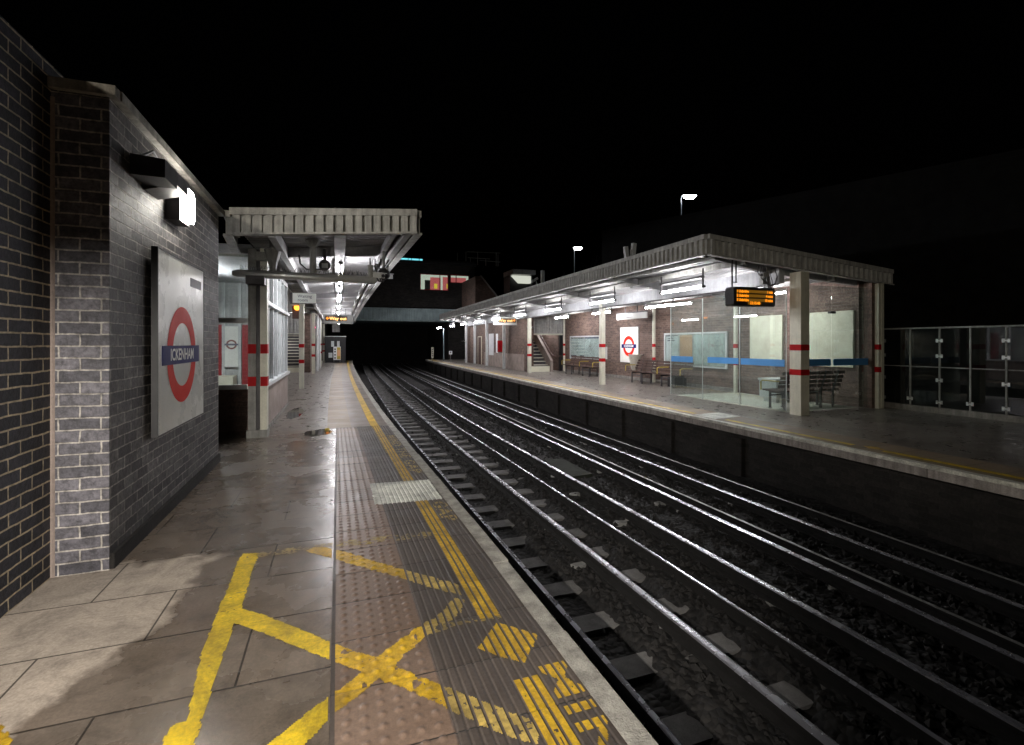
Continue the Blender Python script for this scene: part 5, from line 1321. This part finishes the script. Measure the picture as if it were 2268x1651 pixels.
# lit dormer
t = thing('lit_kiosk', 'small flat roofed glazed kiosk lit inside above the far canopy', 'kiosk', tuple(B(1158,615,YG+2)))
YK = YG+2.0; K = lambda a, b: B(a, b, YK)
m_k = emit('lit_kiosk', (.70,.72,.62), .33)
p = [K(1132,609), K(1188,609), K(1172,625), K(1147,625)]
mb = MB(); q = [K(1139,610.5), K(1183,610.5), K(1183,625.5), K(1150,625.5), K(1146,622)]
mb.prism([(K(1135,610).x, K(1135,610).z), (K(1176,610.5).x, K(1135,610).z), (K(1176,610).x, K(1135,626).z), (K(1151,610).x, K(1135,626).z)], YK, YK+.5, 'y'); mb.build('window', m_k, t)
mb = MB(); mb.box(K(1134,600).x, K(1184,600).x, YK-.3, YK+2.5, K(1150,608.5).z, K(1150,598).z); mb.build('roof', M['fascia'], t)
mb = MB(); mb.box(K(1176.5,600).x, K(1180,600).x, YK-.1, YK+.5, K(1150,630).z, K(1150,608.6).z); mb.box(K(1134,600).x,K(1184,600).x,YK+.6,YK+2.4,K(1150,645).z,K(1150,608.6).z); mb.build('frame', M['black'], t)
# things standing on / above the far canopy
t = thing('camera_pole', 'pale pole with a camera arm rising above the far canopy roof', 'camera pole', tuple(at(1200, 640, 34)))
c = at(1200, 640, 33.5)
mb = MB(); mb.tube([(c.x,c.y,c.z-1.0),(c.x,c.y,c.z+1.05)], .08, 8); mb.build('pole', M['cream'], t)
mb = MB(); mb.box(c.x-.05,c.x+.16,c.y-.1,c.y+.1,c.z+.5,c.z+1.25); mb.build('flood_lamp', M['white'], t)
mb = MB(); mb.bar((c.x-.75,c.y,c.z+.45),(c.x-.3,c.y,c.z+.72),.14,.16); mb.build('camera', M['white'], t)
mb = MB(); mb.tube([(c.x,c.y,c.z+.28),(c.x-.35,c.y,c.z+.28),(c.x-.42,c.y,c.z+.5)], .035, 6); mb.build('arm', M['white'], t)
t = thing('loudspeaker_pole', 'cluster of pale horn speakers and a camera above the far canopy edge', 'speaker cluster', tuple(at(1398, 565, 17.2)))
c = at(1398, 575, 15.0)
mb = MB(); mb.tube([(c.x,c.y,3.3),(c.x,c.y,c.z+.30)], .04, 8); mb.build('pole', M['offwhite'], t)
mb = MB(); mb.bar((c.x-.16,c.y,c.z+.02),(c.x-.20,c.y,c.z+.38),.11,.11); mb.bar((c.x+.06,c.y,c.z+.12),(c.x+.10,c.y,c.z+.50),.12,.12); mb.build('speaker', M['white'], t)
mb = MB(); mb.bar((c.x+.06,c.y,c.z+.08),(c.x+.30,c.y,c.z+.14),.08,.08); mb.build('camera', M['offwhite'], t)
mb = MB(); mb.tube([(c.x,c.y,c.z-.10),(c.x+.14,c.y,c.z-.05),(c.x+.20,c.y,c.z+.08)], .018, 6); mb.build('arm', M['offwhite'], t)
# street lamps
def street_lamp(label, px, ytop, hx, hy, D, zbase, hl):
    t = thing('street_lamp', label, 'street lamp', (at(px,ytop,D).x, at(px,ytop,D).y, zbase), 'street lamps beyond the far platform')
    a = at(px, ytop, D); b = at(hx, hy, D)
    mb = MB(); mb.tube([(a.x,a.y,zbase),(a.x,a.y,a.z-1.5),(a.x,a.y,a.z)], [.09,.065,.05], 8); mb.tube([(a.x,a.y,a.z),tuple(b+Vector((0,0,.04)))], .04, 6); mb.build('pole', M['steel_grey'], t)
    r = Vector((CS,-SN,0)); mb = MB(); n = 12
    vs = [b+r*hl*math.cos(2*math.pi*k/n)*.5+Vector((SN,CS,0))*.16*math.sin(2*math.pi*k/n) for k in range(n)]
    mb.tube([b+Vector((0,0,.10)), b+Vector((0,0,.06))], [.05,.05], 8)
    mb.v += []
    k0 = len(mb.v); mb.v += [tuple(v+Vector((0,0,.03))) for v in vs]+[tuple(b+(v-b)*.7+Vector((0,0,.12))) for v in vs]
    for k in range(n): mb.f.append((k0+k,k0+(k+1)%n,k0+n+(k+1)%n,k0+n+k))
    mb.f.append(tuple(k0+n+k for k in range(n))); mb.build('head', M['steel_grey'], t)
    mb = MB(); mb.v = [tuple(b+(v-b)*.9+Vector((0,0,.028))) for v in vs]+[tuple(b+(v-b)*.6-Vector((0,0,.22))) for v in vs]
    for k in range(n): mb.f.append((k,(k+1)%n,n+(k+1)%n,n+k))
    mb.f.append(tuple(n+k for k in range(n))); mb.f.append(tuple(reversed(range(n)))); mb.build('lens', M['street'], t)
street_lamp('taller lit street lamp right of the speaker cluster', 1508, 436, 1527, 434.5, 42, .5, 1.35)
street_lamp('smaller lit street lamp left of the speaker cluster', 1272, 556, 1280, 549.5, 62, 1.0, 1.3)
# bare tree behind
def tree(label, px, D, h, zbase, group='bare trees behind the far platform'):
    b = at(px, 600, D); t = thing('bare_tree', label, 'tree', (b.x,b.y,zbase), group)
    tk = MB(); tw = MB(); rnd = random.Random(int(px))
    tk.tube([(b.x,b.y,zbase),(b.x+.1,b.y,zbase+h*.4),(b.x,b.y,zbase+h*.75)], [.22,.14,.06], 7)
    def br_(p, d, L, r, lv):
        q = p+d*L; mid = p+d*L*.5+Vector((rnd.uniform(-.1,.1),)*3)*L*.3
        tw.tube([p, mid, q], [r, r*.8, r*.5], 4, caps=False)
        if lv == 0: return
        for _ in range(3):
            nd = (d+Vector((rnd.uniform(-.7,.7), rnd.uniform(-.7,.7), rnd.uniform(-.1,.6)))).normalized(); br_(q if _ else mid, nd, L*.66, r*.6, lv-1)
    for k in range(9):
        a = rnd.uniform(0, 6.28); z = zbase+h*rnd.uniform(.3,.72); br_(Vector((b.x,b.y,z)), Vector((math.cos(a),math.sin(a),rnd.uniform(.6,1.4))).normalized(), h*.17, .05, 3)
    tk.build('trunk', M['rail_side'], t); tw.build('crown', M['rail_side'], t)
tree('bare tree just right of the smaller street lamp', 1305, 55, 11.5, 0)
tree('bare twiggy tree left of the smaller street lamp', 1232, 58, 11, 0)
# dim shed beyond the far platform
o = MB()
a0 = at(1600,520,30); a1 = at(2090,395,24)
sd = thing('dark_warehouse', 'dim clad warehouse wall rising behind the far canopy, barely lit', 'building', (24, 14, 0))
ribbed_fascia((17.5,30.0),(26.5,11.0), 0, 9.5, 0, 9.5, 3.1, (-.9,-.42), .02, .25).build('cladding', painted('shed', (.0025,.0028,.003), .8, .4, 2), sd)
# left side darkness: retaining wall behind the waiting room, embankment right
o = MB(); o.box(-7.3,-7.0,-6,47,0,2.2); tag(o.build('boundary_wall', M['brick_black']), 'dark brick boundary wall behind the near platform', 'wall')
o = thing('vegetation_fence', 'dark timber fence and brambles at the distant end of the far platform', 'fence', (12,43,0))
mb = MB(); mb.box(10.4,13.5,40.2,40.35,0,1.7); 
for k in range(7): mb.box(10.4,13.5,40.12,40.2,.15+.24*k,.22+.24*k)
mb.build('boards', M['rail_side'], o)
mb = MB(); 
for k in range(40):
    a = Vector((random.uniform(9.8,12.5),40.0,random.uniform(.4,1.5))); pts = [a, a+Vector((random.uniform(-.5,.5),-.1,random.uniform(0,.7))), a+Vector((random.uniform(-1,1),-.1,random.uniform(-.2,.9)))]
    q = MB().tube(pts, .015, 4, caps=False); mb.add(q.v, q.f)
mb.build('brambles', M['rail_side'], o)
mb = MB(); mb.tube([(9.9,40.1,1.75),(12.8,40.1,1.75),(13.0,40.1,1.6)], .05, 8); mb.build('handrail', M['steel_grey'], o)
# small signs at that end
def pt(px, py, D): return at(px, py, D)
p = pt(998, 781.5, 40); t = thing('number_plate', 'small white plate with the number 4 near the distant fence', 'sign', tuple(p))
mb = MB(); mb.box(p.x-.14,p.x+.14,p.y,p.y+.03,p.z-.14,p.z+.14); mb.build('plate', M['paper_white'], t); put_text('4', (p.x,p.y-.004,p.z), (1,0,0), (0,0,1), .26, M['sign_text'], t, bold=.008)
mb = MB(); mb.box(p.x-.02,p.x+.02,p.y+.03,p.y+.06,0,p.z+.1); mb.build('stake', M['steel_grey'], t)
p = pt(958, 782, 42); t = thing('totem_sign', 'narrow upright pale sign with vertical symbols at the platform\'s far tip', 'sign', (p.x,p.y,0))
mb = MB(); mb.box(p.x-.10,p.x+.10,p.y,p.y+.04,.30,1.22); mb.build('panel', M['board_cream'], t)
mb = MB()
for q in (.45,.62,.8,.97): mb.box(p.x-.05,p.x+.05,p.y-.006,p.y-.001,q,q+.09)
mb.build('symbols', M['sign_text'], t); mb = MB(); mb.box(p.x-.02,p.x+.02,p.y+.05,p.y+.09,0,1.1); mb.build('stake', M['steel_grey'], t)
# ------------------------------------------------------------------ world / light / render
w = bpy.data.worlds.new('World'); S.world = w; w.use_nodes = True
nt = w.node_tree; bg = nt.nodes['Background']
sky = nt.nodes.new('ShaderNodeTexSky'); sky.sky_type = 'NISHITA'; sky.sun_disc = False; sky.sun_elevation = math.radians(-4.0); sky.sun_rotation = math.radians(200)
nt.links.new(sky.outputs[0], bg.inputs[0]); bg.inputs[1].default_value = .004
S.view_settings.view_transform = 'Standard'; S.view_settings.look = 'None'; S.view_settings.gamma = 1; S.view_settings.exposure = 1.4
S.render.engine = 'CYCLES'
S.cycles.use_denoising = True
try: S.cycles.denoiser = 'OPENIMAGEDENOISE'
except Exception: pass
S.cycles.max_bounces = 8; S.cycles.diffuse_bounces = 4; S.cycles.glossy_bounces = 4; S.cycles.transparent_max_bounces = 16
S.cycles.caustics_reflective = False; S.cycles.caustics_refractive = False
S.cycles.sample_clamp_indirect = 4.0
S.cycles.use_light_tree = True
